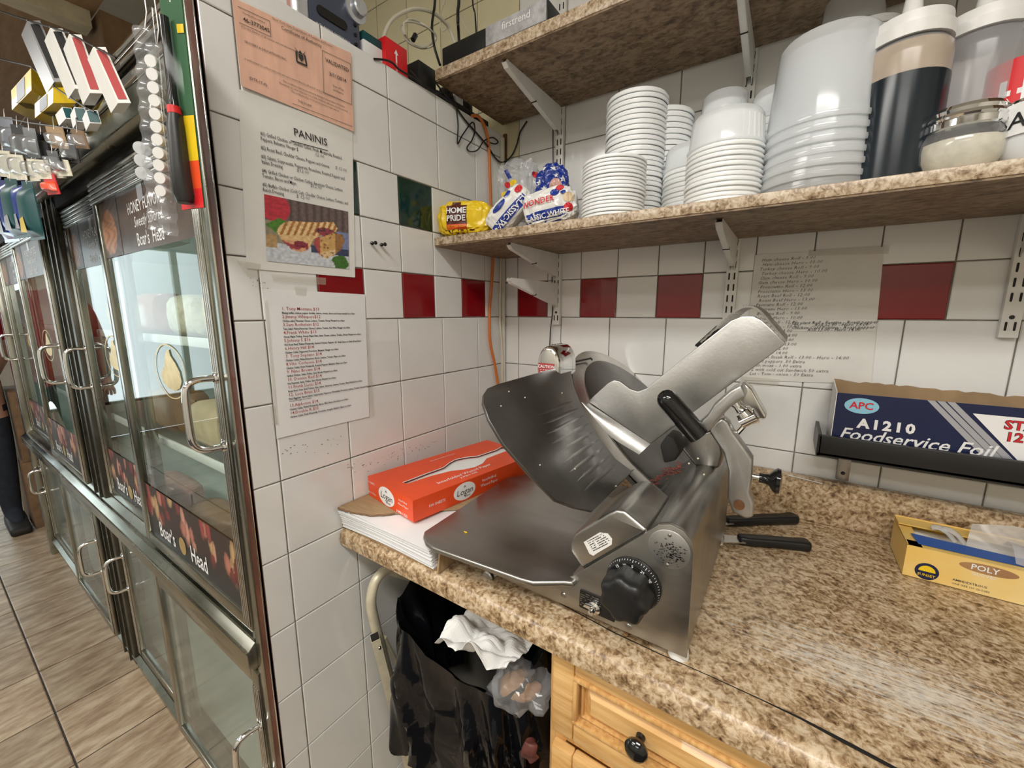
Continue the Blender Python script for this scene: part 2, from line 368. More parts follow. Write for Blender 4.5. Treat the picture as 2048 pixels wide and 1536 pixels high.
mat('dark_void', (.012, .010, .009), .7)
mat('orange_cord', (.62, .18, .035), .45)
mat('cord_white', (.66, .63, .52), .5)
mat('rust', (.13, .055, .02), .8, var=.4, vs=50)
mat('teal', (.008, .07, .075), .4)
mat('slate_blue', (.085, .10, .15), .32, .3)
mat('silver', (.66, .68, .72), .3, .7)
mat('grey_label', (.42, .42, .43), .6, var=.25, vs=60)
mat('red_card', (.70, .015, .02), .4)
mat('grey_bin', (.30, .28, .24), .5, var=.08)
mat('cloth_red', (.36, .012, .02), .8, var=.15, bump=.2, bs=60)
mat('cloth_navy', (.02, .026, .04), .85, var=.2)
mat('skin', (.55, .33, .24), .5, sss=.1)
mat('cap_grey', (.16, .16, .18), .8)
mat('tissue', (.84, .84, .82), .7, sss=.15)
mat('lamp_white', (1, .97, .92), .5, emit=3.0)
mat('fridge_lamp', (.95, 1, .97), .5, emit=4.0)
# ================================================================ the room
FZ = -1.36
XL, XR, YF = -5.4, 2.3, -3.7
mb = MB(); mb.box((XL, YF, FZ-.1), (XR, .1, FZ-.004)); FLOOR = struct('floor', mb, 'grout_floor')
def pil(w_, h_, t, bev, fn):                       # a tile: body and a chamfered front
    m = MB(); o = [(-w_/2, -h_/2), (w_/2, -h_/2), (w_/2, h_/2), (-w_/2, h_/2)]; i = [(a-math.copysign(bev, a), b-math.copysign(bev, b)) for a, b in o]
    m.add([fn(a, b, -t) for a, b in o]+[fn(a, b, -bev*.6) for a, b in o]+[fn(a, b, 0) for a, b in i],
          [(3, 2, 1, 0)]+[(k, (k+1) % 4, 4+(k+1) % 4, 4+k) for k in range(4)]+[(4+k, 4+(k+1) % 4, 8+(k+1) % 4, 8+k) for k in range(4)]+[(8, 9, 10, 11)])
    return m
TM = {}
def tile(parent, kind, loc, w_, h_, mt, name='tile'):
    key = (kind, round(w_, 4), round(h_, 4), mt)
    if key not in TM:
        fn = {'L': lambda a, b, d: (d, a, b), 'B': lambda a, b, d: (a, -d, b), 'F': lambda a, b, d: (a, b, d)}[kind]
        TM[key] = pil(w_, h_, .010 if kind != 'F' else .008, .0016 if kind != 'F' else .003, fn).mesh(name, mt)
    o = bpy.data.objects.new(name, TM[key]); COL.objects.link(o); o.parent = parent; o.location = loc
    return o
PF = .2945
for i in range(-18, 5):
    for j in range(-4, 2):
        x = -.924+i*PF; y = -.999+j*PF
        if x < XL: continue
        o = tile(FLOOR, 'F', (x+PF/2, y+PF/2, FZ), PF-.005, PF-.005, 'floor_tile', 'floor_tile')
mb = MB(); mb.box((XL, YF, CEIL), (XR, .1, CEIL+.08)); struct('ceiling', mb, 'ceiling_paint')
mb = MB(); mb.box((XL, .0025, FZ), (XR, .12, CEIL)); WB = struct('wall_back', mb, 'grout')
mb = MB(); mb.box((XR, YF, FZ), (XR+.1, .1, CEIL)); struct('wall_right', mb, 'paint_wall')
mb = MB(); mb.box((XL, YF-.1, FZ), (XR, YF, CEIL)); struct('wall_front', mb, 'paint_wall')
# street end: wall with a glazed shop front
mb = MB(); W0, W1, WZ0, WZ1 = -3.3, -.75, -1.0, .75
mb.box((XL-.1, YF, FZ), (XL, W0, CEIL)); mb.box((XL-.1, W1, FZ), (XL, .1, CEIL)); mb.box((XL-.1, W0, FZ), (XL, W1, WZ0)); mb.box((XL-.1, W0, WZ1), (XL, W1, CEIL))
struct('wall_street', mb, 'paint_wall')
mb = MB()
for y in (W0, (W0*2+W1)/3, (W0+W1*2)/3, W1): mb.box((XL-.08, y-.03, WZ0), (XL-.02, y+.03, WZ1))
for z in (WZ0, WZ1): mb.box((XL-.08, W0, z-.03), (XL-.02, W1, z+.03))
WIN = struct('window_1', mb, 'fridge_metal')
for k in range(3):
    y0 = W0+(W1-W0)*k/3+.03; y1 = W0+(W1-W0)*(k+1)/3-.03
    m = MB(); m.box((XL-.055, y0, WZ0+.03), (XL-.049, y1, WZ1-.03)); m.obj('pane', 'glass', WIN)
# ---- ceiling lamps (out of the frame, seen only in reflections)
for i, (x, y, sx, sy, wt) in enumerate(LAMPS):
    t = thing('ceiling_light', ['ceiling light nearest the slicer corner, above the camera', 'ceiling light above the display fridge aisle', 'ceiling light at the shop front end', 'rear ceiling light on the counter side', 'rear ceiling light on the fridge side'][i], 'ceiling light', (x, y, CEIL-.06), 0, 'fluorescent ceiling lights')
    m = MB(); m.box((x-sx/2-.03, y-sy/2-.03, CEIL-.06), (x+sx/2+.03, y+sy/2+.03, CEIL-.001), .01); m.obj('housing', 'white_metal', t)
    m = MB(); m.box((x-sx/2, y-sy/2, CEIL-.065), (x+sx/2, y+sy/2, CEIL-.059)); m.obj('diffuser', 'lamp_white', t)
    area('tube_light', (x, y, CEIL-.075), sx, sy, wt, (1, .965, .91), parent=t)
# ---- tiled walls: small banded rows 0..0.324, large rows above and below
S, s_ = .152, .108; GAP = .0026
small_rows = [(0, .108), (.108, .216), (.216, .324)]
big_rows = [(-S*(k+1), -S*k) for k in range(9)]
up_rows = [(.324+S*k, .324+S*(k+1)) for k in range(6)]
LEDGE = .543
mb = MB(); mb.box((-.035, -.795, FZ), (-.0025, .0025, LEDGE-.001)); WL = struct('wall_left', mb, 'grout')
def cols(joints, lo, hi):
    js = sorted([lo]+[j for j in joints if lo+.008 < j < hi-.008]+[hi]); return list(zip(js[:-1], js[1:]))
jl_small = [-(.928+k)*s_ for k in range(8)]; jl_big = [-.1386-S*k for k in range(5)]
for rows, js in ((small_rows, jl_small), (big_rows, jl_big), (up_rows[:2], jl_big)):
    for z0, z1 in rows:
        z1 = min(z1, LEDGE); z0 = max(z0, FZ)
        for y0, y1 in cols(js, -.797, -.001):
            mt = 'tile_white'
            if rows is small_rows:
                k = [abs(y1-j) < .002 for j in jl_small]
                if z0 == 0 and any(k[i] for i in (0, 2, 4)): mt = 'tile_red'
                if abs(z0-.216) < .001 and any(k[i] for i in (2, 4)): mt = 'tile_green'
            tile(WL, 'L', (0, (y0+y1)/2, (z0+z1)/2), y1-y0-GAP, z1-z0-GAP, mt)
mb = MB(); mb.prism([(-.8005, FZ), (-.8005, LEDGE), (-.797, LEDGE), (-.797, FZ)], YZ, -.030, -.0005, 0); mb.obj('end_trim', 'white_plastic', WL)
jb_small = [(.472+k)*s_ for k in range(-10, 22)]; jb_big = [.0548+S*k for k in range(-9, 16)]
for rows, js in ((small_rows, jb_small), (big_rows[:4], jb_big), (up_rows, jb_big)):
    for z0, z1 in rows:
        z1 = min(z1, CEIL)
        for x0, x1 in cols(js, (.001 if z1 < LEDGE-.05 else -1.2), XR-.004):
            mt = 'tile_white'
            if rows is small_rows and z0 == 0:
                k = round(x0/s_-.472)
                if abs((.472+k)*s_-x0) < .002 and k % 2 == 0: mt = 'tile_red'
            if x1 < .06 and z0 > .45: mt = 'tile_yellow_lit'
            tile(WB, 'B', ((x0+x1)/2, 0, (z0+z1)/2), x1-x0-GAP, z1-z0-GAP, mt)
m = MB(); m.box((.001, -.006, .33), (.012, -.0005, .545)); o = struct('trim_1', m, 'rust', 'rusty metal angle in the corner under the upper shelf')
m = MB(); m.tube([(.005, -.016, .53), (.006, -.017, .3), (.005, -.015, 0), (.006, -.016, -.44)], .0075, 8); m.single('conduit', 'cord_white', 'pale plastic cable tube running down the tiled corner', 'conduit')
# ---- counter
CT = -.452; CF = -.638
prof = [(-.003, CT-.036), (-.003, CT)]+[(-.594, CT)]+arc2(CF+.021, CT-.021, .021, 75, 180, 8)[0:]+[(CF, CT-.036), (CF+.035, CT-.042)]
m = MB(); m.prism(prof, YZ, .003, XR-.1, 0, smooth=True)
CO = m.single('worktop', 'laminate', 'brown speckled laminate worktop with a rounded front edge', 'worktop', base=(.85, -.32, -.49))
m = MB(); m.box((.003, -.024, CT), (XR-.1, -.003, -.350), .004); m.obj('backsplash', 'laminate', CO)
m = MB(); m.tube([P(px, py, z=CT+.0006) for px, py in [(985, 1137), (1060, 1172), (1130, 1212), (1230, 1266), (1320, 1308), (1420, 1352), (1520, 1398), (1600, 1436), (1690, 1484), (1790, 1537), (1860, 1572)]], [.0005, .0007, .0009, .0011, .0008, .0007, .0009, .0017, .003, .0026, .002], 6, flat=.25, up=(0, 0, 1)); m.obj('worn_seam', 'dark_void', CO)
m = MB(); m.tube([P(1575, 950, y=-.026), P(1640, 966, y=-.026), P(1645, 967, y=-.026)], .0012, 6); m.obj('sealant', 'white_plastic', CO)
# ---- drawer unit under the counter
CX = .505; DF = -.602
U = thing('drawer_unit', 'pine drawer unit with framed fronts under the laminate worktop', 'cabinet', (1.2, -.3, FZ))
m = MB(); m.box((CX, -.57, FZ), (CX+.018, -.03, CT-.042)); m.box((2.0, -.57, FZ), (2.018, -.03, CT-.042)); m.box((CX+.018, -.57, FZ+.08), (2.0, -.03, FZ+.1)); m.box((CX+.018, -.05, FZ+.1), (2.0, -.03, CT-.042))
m.obj('carcass', 'pine_edge', U)
m = MB(); m.box((CX, -.588, FZ+.09), (CX+.03, -.57, CT-.042)); m.box((CX+.03, -.588, CT-.055), (2.018, -.57, CT-.042)); m.box((CX+.03, -.588, -.69), (2.018, -.57, -.675)); m.obj('face_frame', 'pine_edge', U)
def drawer(x0, x1, z0, z1, knob):
    m = MB(); y = -.588; f = .038
    m.box((x0, y-.018, z0), (x0+f, y, z1), .004); m.box((x1-f, y-.018, z0), (x1, y, z1), .004)
    m.box((x0+f, y-.018, z0), (x1-f, y, z0+f), .004); m.box((x0+f, y-.018, z1-f), (x1-f, y, z1), .004)
    d = m.obj('drawer', 'pine', U)
    m = MB()                                          # moulding, recess and raised centre panel
    a0, a1, b0, b1 = x0+f, x1-f, z0+f, z1-f
    for q0, q1, ya in ((0, .007, y-.022), (.010, .014, y-.012)):
        m.box((a0+q0, ya, b0+q0), (a1-q0, y, b0+q1), .002); m.box((a0+q0, ya, b1-q1), (a1-q0, y, b1-q0), .002)
        m.box((a0+q0, ya, b0+q1), (a0+q1, y, b1-q1), .002); m.box((a1-q1, ya, b0+q1), (a1-q0, y, b1-q1), .002)
    m.obj('moulding', 'pine_edge', d)
    m = MB(); m.box((a0, y-.004, b0), (a1, y, b1)); c0, c1, e0, e1 = a0+.016, a1-.016, b0+.016, b1-.016; k = .012
    m.add([(c0, y-.004, e0), (c1, y-.004, e0), (c1, y-.004, e1), (c0, y-.004, e1), (c0+k, y-.015, e0+k), (c1-k, y-.015, e0+k), (c1-k, y-.015, e1-k), (c0+k, y-.015, e1-k)],
          [(4, 5, 6, 7)]+[(i, (i+1) % 4, 4+(i+1) % 4, 4+i) for i in range(4)])
    m.obj('raised_panel', 'pine', d)
    if knob:
        m = MB(); m.lathe([(.0, 0), (.007, 0), (.006, .008), (.010, .012), (.0155, .018), (.0165, .023), (.013, .029), (.006, .032), (0, .0325)], FR((knob[0], y-.015, knob[1]), (1, 0, 0), (0, 0, 1)), 20)
        m.obj('knob', 'black_gloss', d)
kp = P(1272, 1500, y=-.625)
drawer(.516, 1.0, -.664, -.503, (kp.x, kp.z)); drawer(.516, 1.0, -.95, -.692, (.757, -.82)); drawer(1.02, 1.50, -.664, -.503, (1.26, -.583)); drawer(1.02, 1.50, -.95, -.692, (1.26, -.82))
# ---- wall shelves, slotted uprights, brackets
def shelf(name, z0, z1, yf, label, x0):
    m = MB(); m.box((x0, yf, z0+.003), (1.9, -.012, z1), .0015)
    o = m.single(name, 'laminate_shelf', label, 'shelf')
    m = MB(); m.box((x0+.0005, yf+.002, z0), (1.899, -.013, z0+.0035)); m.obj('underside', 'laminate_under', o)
    return o
shelf('wall_shelf', .180, .202, -.315, 'lower speckled laminate wall shelf holding bread and plastic tubs', .002)
shelf('wall_shelf', .567, .594, -.297, 'upper speckled laminate wall shelf holding the black recorder', .004)
for i, (x, z0, z1) in enumerate([(.196, -.022, 1.0), (.655, -.05, 1.0), (1.103, -.03, 1.0)]):
    t = thing('shelf_upright', ['white slotted shelf upright nearest the tiled corner', 'white slotted shelf upright behind the slicer carriage', 'white slotted shelf upright at the right, above the foil box'][i], 'shelf upright', (x, -.001, z0), 0, 'slotted shelf uprights')
    m = MB(); hw = .012
    m.box((x-hw, -.011, z0), (x-hw+.002, -.001, z1)); m.box((x+hw-.002, -.011, z0), (x+hw, -.001, z1)); m.box((x-hw, -.0125, z0), (x+hw, -.0105, z1), .0004); m.obj('channel', 'white_metal', t)
    m = MB(); z = z0+.012
    while z < z1-.02:
        if abs(z-z0-.034) > .012:
            for q in (-.0055, .0055): m.prism(rrect(x+q-.0016, z, x+q+.0016, z+.016, .0015, 2), XZ, -.0128, -.0118)
        z += .0254
    m.obj('slot', 'dark_void', t)['kind'] = 'stuff'
    m = MB(); m.lathe([(0, 0), (.0038, 0), (.003, .0015), (0, .002)], FR((x, -.0125, z0+.036), (1, 0, 0), (0, 0, 1)), 10); m.obj('screw', 'black', t)
def bracket(x, z, L_, label):
    t = thing('shelf_bracket', label, 'shelf bracket', (x, -.012, z-.06), 0, 'white shelf brackets')
    y0 = -.0135; pts = [(y0, z), (y0-L_, z), (y0-L_-.004, z-.006), (y0-L_+.006, z-.014), (y0-.02, z-.062), (y0, z-.070)]
    m = MB()
    for q in (-1, 1): m.prism(pts, YZ, x+q*.0055-.0006, x+q*.0055+.0006)
    m.prism([(y0-L_-.004, z-.006), (y0-L_+.006, z-.014), (y0-.02, z-.062), (y0-.019, z-.060), (y0-L_+.007, z-.0125), (y0-L_-.003, z-.005)], YZ, x-.0055, x+.0055)
    m.obj('arm', 'white_metal', t)
    m = MB(); m.prism(rrect(-.004, -.0018, .004, .0018, .0015, 2), lambda u, v, d: (x+d, y0-L_*.52+u*.8, z-.037+v+u*.35), -.0065, .0065); m.obj('hole', 'dark_void', t)
for x, n in ((.196, 'nearest the tiled corner'), (.655, 'on the middle upright'), (1.103, 'on the right upright')):
    bracket(x, .180, .245, 'white bracket under the lower shelf '+n); bracket(x, .567, .262, 'white bracket under the upper shelf '+n)
bracket(.196, .098, .245, 'empty white shelf bracket below the lower shelf, carrying nothing')
# ================================================================ deli slicer
SL = thing('meat_slicer', 'steel gravity-feed deli meat slicer standing on the speckled worktop', 'slicer', (.53, -.40, CT))
YS = -.595
def dashes(m, M, w_, h_, rows, seed, hgt=.45, fill=.7, lift=.0004):
    rn = random.Random(seed)
    for i in range(rows):
        y = h_/2-h_*(i+.5)/rows; x = -w_/2; e = w_/2*rn.uniform(.75, 1)
        while x < e:
            l = rn.uniform(.02, .10)*w_
            if rn.random() < fill: m.quad(M, x, y-h_/rows*hgt/2, min(x+l, e), y+h_/rows*hgt/2, lift)
            x += l+rn.uniform(.008, .02)*w_
    m.recalc = False
prof = [(.352, -.437), (.352, -.398), (.360, -.393), (.530, -.389), (.541, -.382), (.640, -.283)]+[(.650, -.272), (.662, -.260), (.677, -.255), (.692, -.259), (.702, -.270), (.706, -.285)]+[(.708, -.437)]
m = MB(); m.prism(prof, XZ, YS+.004, -.205, .006, seg=3); m.obj('base_housing', 'steel_dull', SL)
m = MB(); m.prism([(a-.0008 if a < .5 else a+.0008 if a > .69 else a, b+.0006) for a, b in prof], XZ, YS, YS+.004, .0012); FP = m.obj('front_panel', 'steel', SL)
for fx, fy in ((.695, -.575), (.372, -.575), (.695, -.235), (.372, -.235)):
    m = MB(); m.lathe([(0, CT), (.014, CT), (.012, CT+.017), (0, CT+.017)], Matrix.Translation((fx, fy, 0)), 14); m.obj('foot', 'white_plastic', SL)
c = P(1338, 1098, y=YS-.001); M0 = FR(c, (1, 0, 0), (0, 0, 1))
m = MB(); m.lathe([(0, 0), (.0265, 0), (.0265, .0012), (.0255, .0018), (0, .0018)], M0, 36); NP = m.obj('name_plate', 'cast_alu', SL)
m = MB(); rn = random.Random(3)
for k in range(170):
    a = rn.gauss(.004, .010); b = rn.gauss(-.004, .0075)
    if a*a+b*b < .023**2: m.quad(M0, a, b, a+rn.uniform(.0006, .003), b+rn.uniform(.0005, .0014), .0021)
m.recalc = False; m.obj('worn_print', 'ink', NP)
for q in (.0205, -.0215):
    m = MB(); m.ball((0, q, .002), .0026, M0, 2, (1, 1, .6)); m.obj('rivet', 'steel_dull', NP)
c = P(1266, 1166, y=YS-.001); KC = c; M0 = FR(c, (1, 0, 0), (0, 0, 1))
m = MB(); m.lathe([(.026, 0), (.038, 0), (.038, .003), (.034, .011), (.026, .011)], M0, 40); DL = m.obj('dial', 'black', SL)
m = MB()
for k in range(60):
    a = 2*math.pi*k/60; r0, z0, r1, z1 = .0374, .0042, .0355, .0078
    if k % 5: r1 = .0364; z1 = .0062
    d = .0003; ca, sa = math.cos(a), math.sin(a)
    m.add([(r0*ca-d*sa, r0*sa+d*ca, z0+.0004), (r0*ca+d*sa, r0*sa-d*ca, z0+.0004), (r1*ca+d*sa, r1*sa-d*ca, z1+.0004), (r1*ca-d*sa, r1*sa+d*ca, z1+.0004)], [(0, 1, 2, 3)], False, M0)
for q, a in (('15', 128), ('10', 108), ('5', 88), ('25', 62), ('20', 38)):
    ar = math.radians(a); m.text(q, M0 @ Matrix.Translation((.0315*math.cos(ar), .0315*math.sin(ar), .0112)) @ Matrix.Rotation(ar-math.pi/2, 4, 'Z'), .0055, .02, 0, 'CENTER')
m.recalc = False; m.obj('dial_marks', 'white_print', DL)
m = MB(); n = 56; rows = [(.0, .011, .85), (.0, .014, 1), (0, .034, 1), (0, .043, .97), (0, .047, .88), (0, .049, .7)]; vs = []
for _, z, k_ in rows:
    for i in range(n):
        a = 2*math.pi*i/n+.3; r = .0315*k_*(1+.075*math.cos(7*a)); vs.append((r*math.cos(a), r*math.sin(a), z))
fs = [(j*n+i, j*n+(i+1) % n, (j+1)*n+(i+1) % n, (j+1)*n+i) for j in range(len(rows)-1) for i in range(n)]+[tuple(range((len(rows)-1)*n, len(rows)*n)), tuple(range(n))]
m.add(vs, fs, True, M0); m.obj('thickness_knob', 'black', SL)
c = P(1192, 1208, y=YS-.0008); M0 = FR(c, (1, 0, -.02), (.02, 0, 1))
m = MB(); m.prism(rrect(-.026, -.016, .030, .014, .002, 2), lambda u, v, d: M0 @ V((u, v, d)), 0, .001); SP = m.obj('switch_plate', 'black', SL)
m = MB(); dashes(m, M0 @ Matrix.Translation((-.008, 0, .0012)), .034, .024, 7, 5, .4, .6); m.obj('worn_print', 'steel_dull', SP)
m = MB(); m.lathe([(0, 0), (.010, 0), (.010, .003), (.005, .006), (.004, .014), (0, .0145)], M0 @ Matrix.Translation((-.002, -.006, .001)), 18)
m.prism([(-.017, -.003), (-.013, .004), (-.004, .005), (.003, .002), (.004, -.002), (-.006, -.004)], lambda u, v, d: M0 @ V((u, v-.003, d)), .007, .009, .0006); m.obj('switch_lever', 'chrome', SL)
for px, py in ((1127, 1190), (1258, 1253)):
    m = MB(); m.ball((0, 0, 0), .005, FR(P(px, py, y=YS), (1, 0, 0), (0, 0, 1)), 2, (1, 1, .45)); m.obj('screw', 'steel_dull', SL)
# motor block with the sticker
pb = [P(a, b, y=-.590) for a, b in ((1139, 1103), (1139, 1086), (1150, 1067), (1215, 1027), (1232, 1020), (1248, 1022), (1291, 1058), (1296, 1064), (1165, 1140))]
m = MB(); m.prism([(p.x, p.z) for p in pb], XZ, -.590, -.465, .005, seg=3); MBK = m.obj('gauge_support', 'steel', SL)
c = (P(1172, 1098, y=-.5905)+P(1222, 1072, y=-.5905))/2; r_ = P(1228, 1070, y=-.5905)-P(1160, 1105, y=-.5905); M0 = FR(c, r_, (-.5, 0, .6))
m = MB(); m.prism([(-.024, -.008), (-.021, .010), (.012, .0115), (.023, .005), (.024, -.004), (.018, -.0105), (-.012, -.012), (-.02, -.013)], lambda u, v, d: M0 @ V((u, v, d)), 0, .0006); m.obj('sticker', 'paper_old', MBK)
m = MB(); dashes(m, M0 @ Matrix.Translation((.003, .001, .0008)), .036, .018, 6, 9, .35, .75); m.obj('sticker_print', 'ink', MBK)
# gauge plate: plane holds the depth axis and leans left
PH = math.radians(46); GT = V((-math.cos(PH), 0, math.sin(PH))); GN = V((math.sin(PH), 0, math.cos(PH))); G0 = P(1186, 1022, y=-.575)
g = lambda px, py, off=0: Pn(px, py, G0+GN*off, GN)
def gp(v): q = v-G0; return (q.y, q.dot(GT))
gmap = lambda u, v, d: tuple(G0+V((0, 1, 0))*u+GT*v+GN*d)
k3 = [gp(g(a, b)) for a, b in ((1152, 724), (1215, 709), (1332, 800))]
(ax, ay), (bx, by), (cx, cy) = k3; dd = 2*(ax*(by-cy)+bx*(cy-ay)+cx*(ay-by))
KX = ((ax*ax+ay*ay)*(by-cy)+(bx*bx+by*by)*(cy-ay)+(cx*cx+cy*cy)*(ay-by))/dd; KY = ((ax*ax+ay*ay)*(cx-bx)+(bx*bx+by*by)*(ax-cx)+(cx*cx+cy*cy)*(bx-ax))/dd
KR = math.hypot(ax-KX, ay-KY)
gout = [gp(g(a, b)) for a, b in ((1186, 1022), (1150, 1014), (1112, 1000), (1060, 948), (1008, 888), (978, 838), (967, 805), (968, 788), (976, 776), (995, 768), (1080, 744), (1146, 726))]
top = gout[-1]; bot_y = gp(g(1318, 890))[0]
a0 = math.atan2(top[1]-KY, top[0]-KX); rr = math.hypot(top[0]-KX, top[1]-KY)+.004
ca = [(KX+rr*math.cos(a0+(math.pi*1.25-a0)*k/10), KY+rr*math.sin(a0+(math.pi*1.25-a0)*k/10)) for k in range(1, 11)] if a0 > 0 else []
ca = [q for q in ca if q[1] > .012 and q[0] > top[0]-.16]
gout += ca+[(ca[-1][0]+.02 if ca else .1, .004), (max(.06, (ca[-1][0] if ca else .1)+.04), 0)]
m = MB(); m.prism(gout, gmap, -.006, 0, .0012); GP = m.obj('gauge_plate', 'plate_dark', SL)
for k in range(9):
    v = .030+.0175*k
    y0 = .012+.10*max(0, 1-abs(v-.10)/.10)*0+max(0, (v-.10))*.35; y1 = min(.17, KX-math.sqrt(max(.0004, (rr+.006)**2-(v-KY)**2))) if abs(v-KY) < rr else .16
    if y1-y0 > .03:
        m = MB(); m.tube([gmap(y0+(y1-y0)*t/5, v, .0001) for t in range(6)], [.0004, .0030, .0034, .0034, .0030, .0004], 10, up=tuple(GN), flat=.10); m.obj('rib', 'plate_dark', GP)
MK = Matrix((V((0, 1, 0)), GT, V((0, 1, 0)).cross(GT))).transposed().to_4x4(); MK.translation = V(gmap(KX, KY, -.004))
sg = 1 if (V((0, 1, 0)).cross(GT)).dot(GN) > 0 else -1
m = MB(); m.lathe([(KR*.6, sg*.0005), (KR*.92, sg*.0015), (KR*1.015, sg*-.001), (KR*.9, sg*-.004), (0, sg*-.004)], MK, 72); m.obj('knife', 'steel_bright', SL)
m = MB(); m.lathe([(0, sg*.006), (KR*.82, sg*.0055), (KR*.86, sg*.003), (KR*.86, sg*.001), (0, sg*.001)], MK, 64); m.obj('knife_cover', 'plate_dark', SL)
m = MB(); m.lathe([(KR*.88, sg*-.002), (KR*1.0, sg*-.006), (KR*1.0, sg*-.014), (KR*.5, sg*-.02), (0, sg*-.02)], MK, 64); m.obj('knife_guard', 'steel_dull', SL)
a1 = V(gmap(*gp(g(1150, 724)), .001)); a2 = V(gmap(*gp(g(1178, 720)), .006)); m = MB(); m.tube([a1, a2, a2+V((.004, 0, -.004))], .0022, 8); m.obj('latch', 'black', SL)
# chrome sharpener cap
yb = g(1100, 740).y+.02; cl = P(1072, 745, y=yb); cr = P(1118, 745, y=yb); ct = P(1094, 692, y=yb); wd = cr.x-cl.x; hb = ct.z-cl.z
prof = [(cl.x, cl.z-.03), (cl.x, cl.z+.25*hb)]+[(cl.x+wd/2-wd/2*math.cos(math.radians(a)), cl.z+.25*hb+.75*hb*math.sin(math.radians(a))) for a in range(15, 180, 15)]+[(cr.x, cl.z+.25*hb), (cr.x, cl.z-.03)]
yq = yb+.085; m = MB(); m.prism(prof, XZ, yb, yq, .009, seg=4); SH = m.obj('sharpener_cover', 'chrome', SL)
M0 = FR((cl.x+wd*.46, yb-.0004, cl.z+.10*hb), (1, 0, 0), (0, 0, 1)); m = MB(); m.prism(rrect(-wd*.34, -hb*.28, wd*.34, hb*.27, .001, 2), lambda u, v, d: M0 @ V((u, v, d)), 0, .0006); m.obj('caution_label', 'ink_red', SH)
m = MB(); m.text('CAUTION', M0 @ Matrix.Translation((0, hb*.15, .0007)), wd*.16, .02, 0, 'CENTER'); dashes(m, M0 @ Matrix.Translation((0, -hb*.08, .0007)), wd*.5, hb*.3, 4, 2, .35); m.obj('label_print', 'white_print', SH)
for k in range(5):
    m = MB(); m.ball((cl.x+wd*.5, yb+.022+.010*k, cl.z+hb*.985), .0035, None, 1); m.obj('bump', 'chrome', SH)
# receiving tray
TZ = -.384
tp = [P(a, b, z=TZ) for a, b in ((848, 1062), (846, 1072), (851, 1084), (866, 1095), (1040, 1157), (1066, 1164), (1128, 1163))]
tp = [(p.x, p.y) for p in tp]+[(.548, -.604), (.545, -.30), (.30, -.30)]
q = P(1012, 955, z=TZ); q2 = P(1060, 945, z=TZ); tp = tp[:-1]+[(q2.x, q2.y), (q.x, q.y)]
m = MB(); m.prism(tp, XY, TZ-.010, TZ, .004, seg=3); m.obj('receiving_tray', 'steel', SL)
c = P(978, 1152, y=-.585); m = MB(); m.lathe([(0, 0), (.012, 0), (.0125, .002), (.0125, .006), (.010, .008), (.004, .0075), (0, .009)], FR(c, (1, 0, 0), (0, 0, 1)), 20); m.obj('tray_roller', 'steel_dull', SL)
# carriage end wall
YC = -.39
def pc(pts, y=YC): return [(lambda p: (p.x, p.z))(P(a, b, y=y)) for a, b in pts]
co = pc([(1176, 803), (1186, 793), (1216, 766), (1228, 760), (1240, 763), (1260, 778), (1276, 783), (1292, 777), (1380, 706), (1462, 641), (1484, 632), (1506, 632), (1524, 641), (1545, 660), (1572, 687), (1440, 785), (1301, 888)])
m = MB(); m.prism(co, XZ, YC, YC+.007, .0022, seg=2); CR = m.obj('carriage_plate', 'cast_alu', SL)
fo = [P(a, b, y=YC) for a, b in ((1178, 806), (1210, 828), (1250, 855), (1301, 888))]; ou = [P(a, b, y=YC-.016) for a, b in ((1163, 805), (1190, 838), (1222, 874), (1278, 909))]
fo = smooth_path(fo, 4); ou = smooth_path(ou, 4); n = len(fo)
m = MB(); m.sheet(lambda u, v: fo[round(u*(n-1))].lerp(ou[round(u*(n-1))], v)+V((0, -.004*math.sin(v*math.pi), 0)), n-1, 5, thick=.004); m.obj('carriage_lip', 'cast_alu', SL)
cv = smooth_path([P(a, b, y=YC+.006) for a, b in ((1400, 684), (1440, 648), (1466, 624), (1484, 613), (1504, 612), (1524, 624), (1548, 652), (1574, 683))], 8); n = len(cv)
m = MB(); m.sheet(lambda u, v: cv[round(u*(n-1))]+V((0, .155*v, 0))+V((-.35, 0, .9))*(.0012 if round(u*(n-1)) % 2 else 0), n-1, 1, smooth=False, thick=.003); m.obj('ribbed_tray', 'steel_dull', SL)
bp_ = pc([(1392, 690), (1404, 695), (1440, 664), (1436, 650)], YC+.03); m = MB(); m.prism(bp_, XZ, YC+.012, YC+.06, .002); m.obj('tray_stop', 'black', SL)
h0 = P(1336, 800, y=-.462); h1 = P(1398, 872, y=-.452); ax_ = (h1-h0).normalized(); R_ = .0165
m = MB(); pts = [h0-ax_*R_*.0+ax_*(-R_+R_*(1-math.cos(math.radians(a)))) for a in range(0, 91, 15)]; rs = [max(.0006, R_*math.sin(math.radians(a))) for a in range(0, 91, 15)]
m.tube(pts+[h0.lerp(h1, .5), h1], rs+[R_, R_*.95], 24); m.obj('handle', 'black_gloss', SL)
br = pc([(1372, 866), (1380, 878), (1396, 876), (1428, 852), (1440, 836), (1462, 812), (1494, 790), (1484, 766), (1462, 778), (1430, 806), (1418, 826)], -.435)
m = MB(); m.prism(br, XZ, -.45, -.408, .004, seg=3); m.obj('handle_bracket', 'cast_alu', SL)
ar = pc([(1418, 858), (1432, 842), (1446, 832), (1458, 842), (1468, 862), (1490, 892), (1506, 916), (1505, 950), (1500, 982), (1508, 1002), (1508, 1030), (1492, 1033), (1466, 1020), (1456, 992), (1458, 938), (1448, 902), (1430, 876)], -.36)
m = MB(); m.prism(ar, XZ, -.372, -.342, .005, seg=3); AR = m.obj('carriage_arm', 'cast_alu', SL)
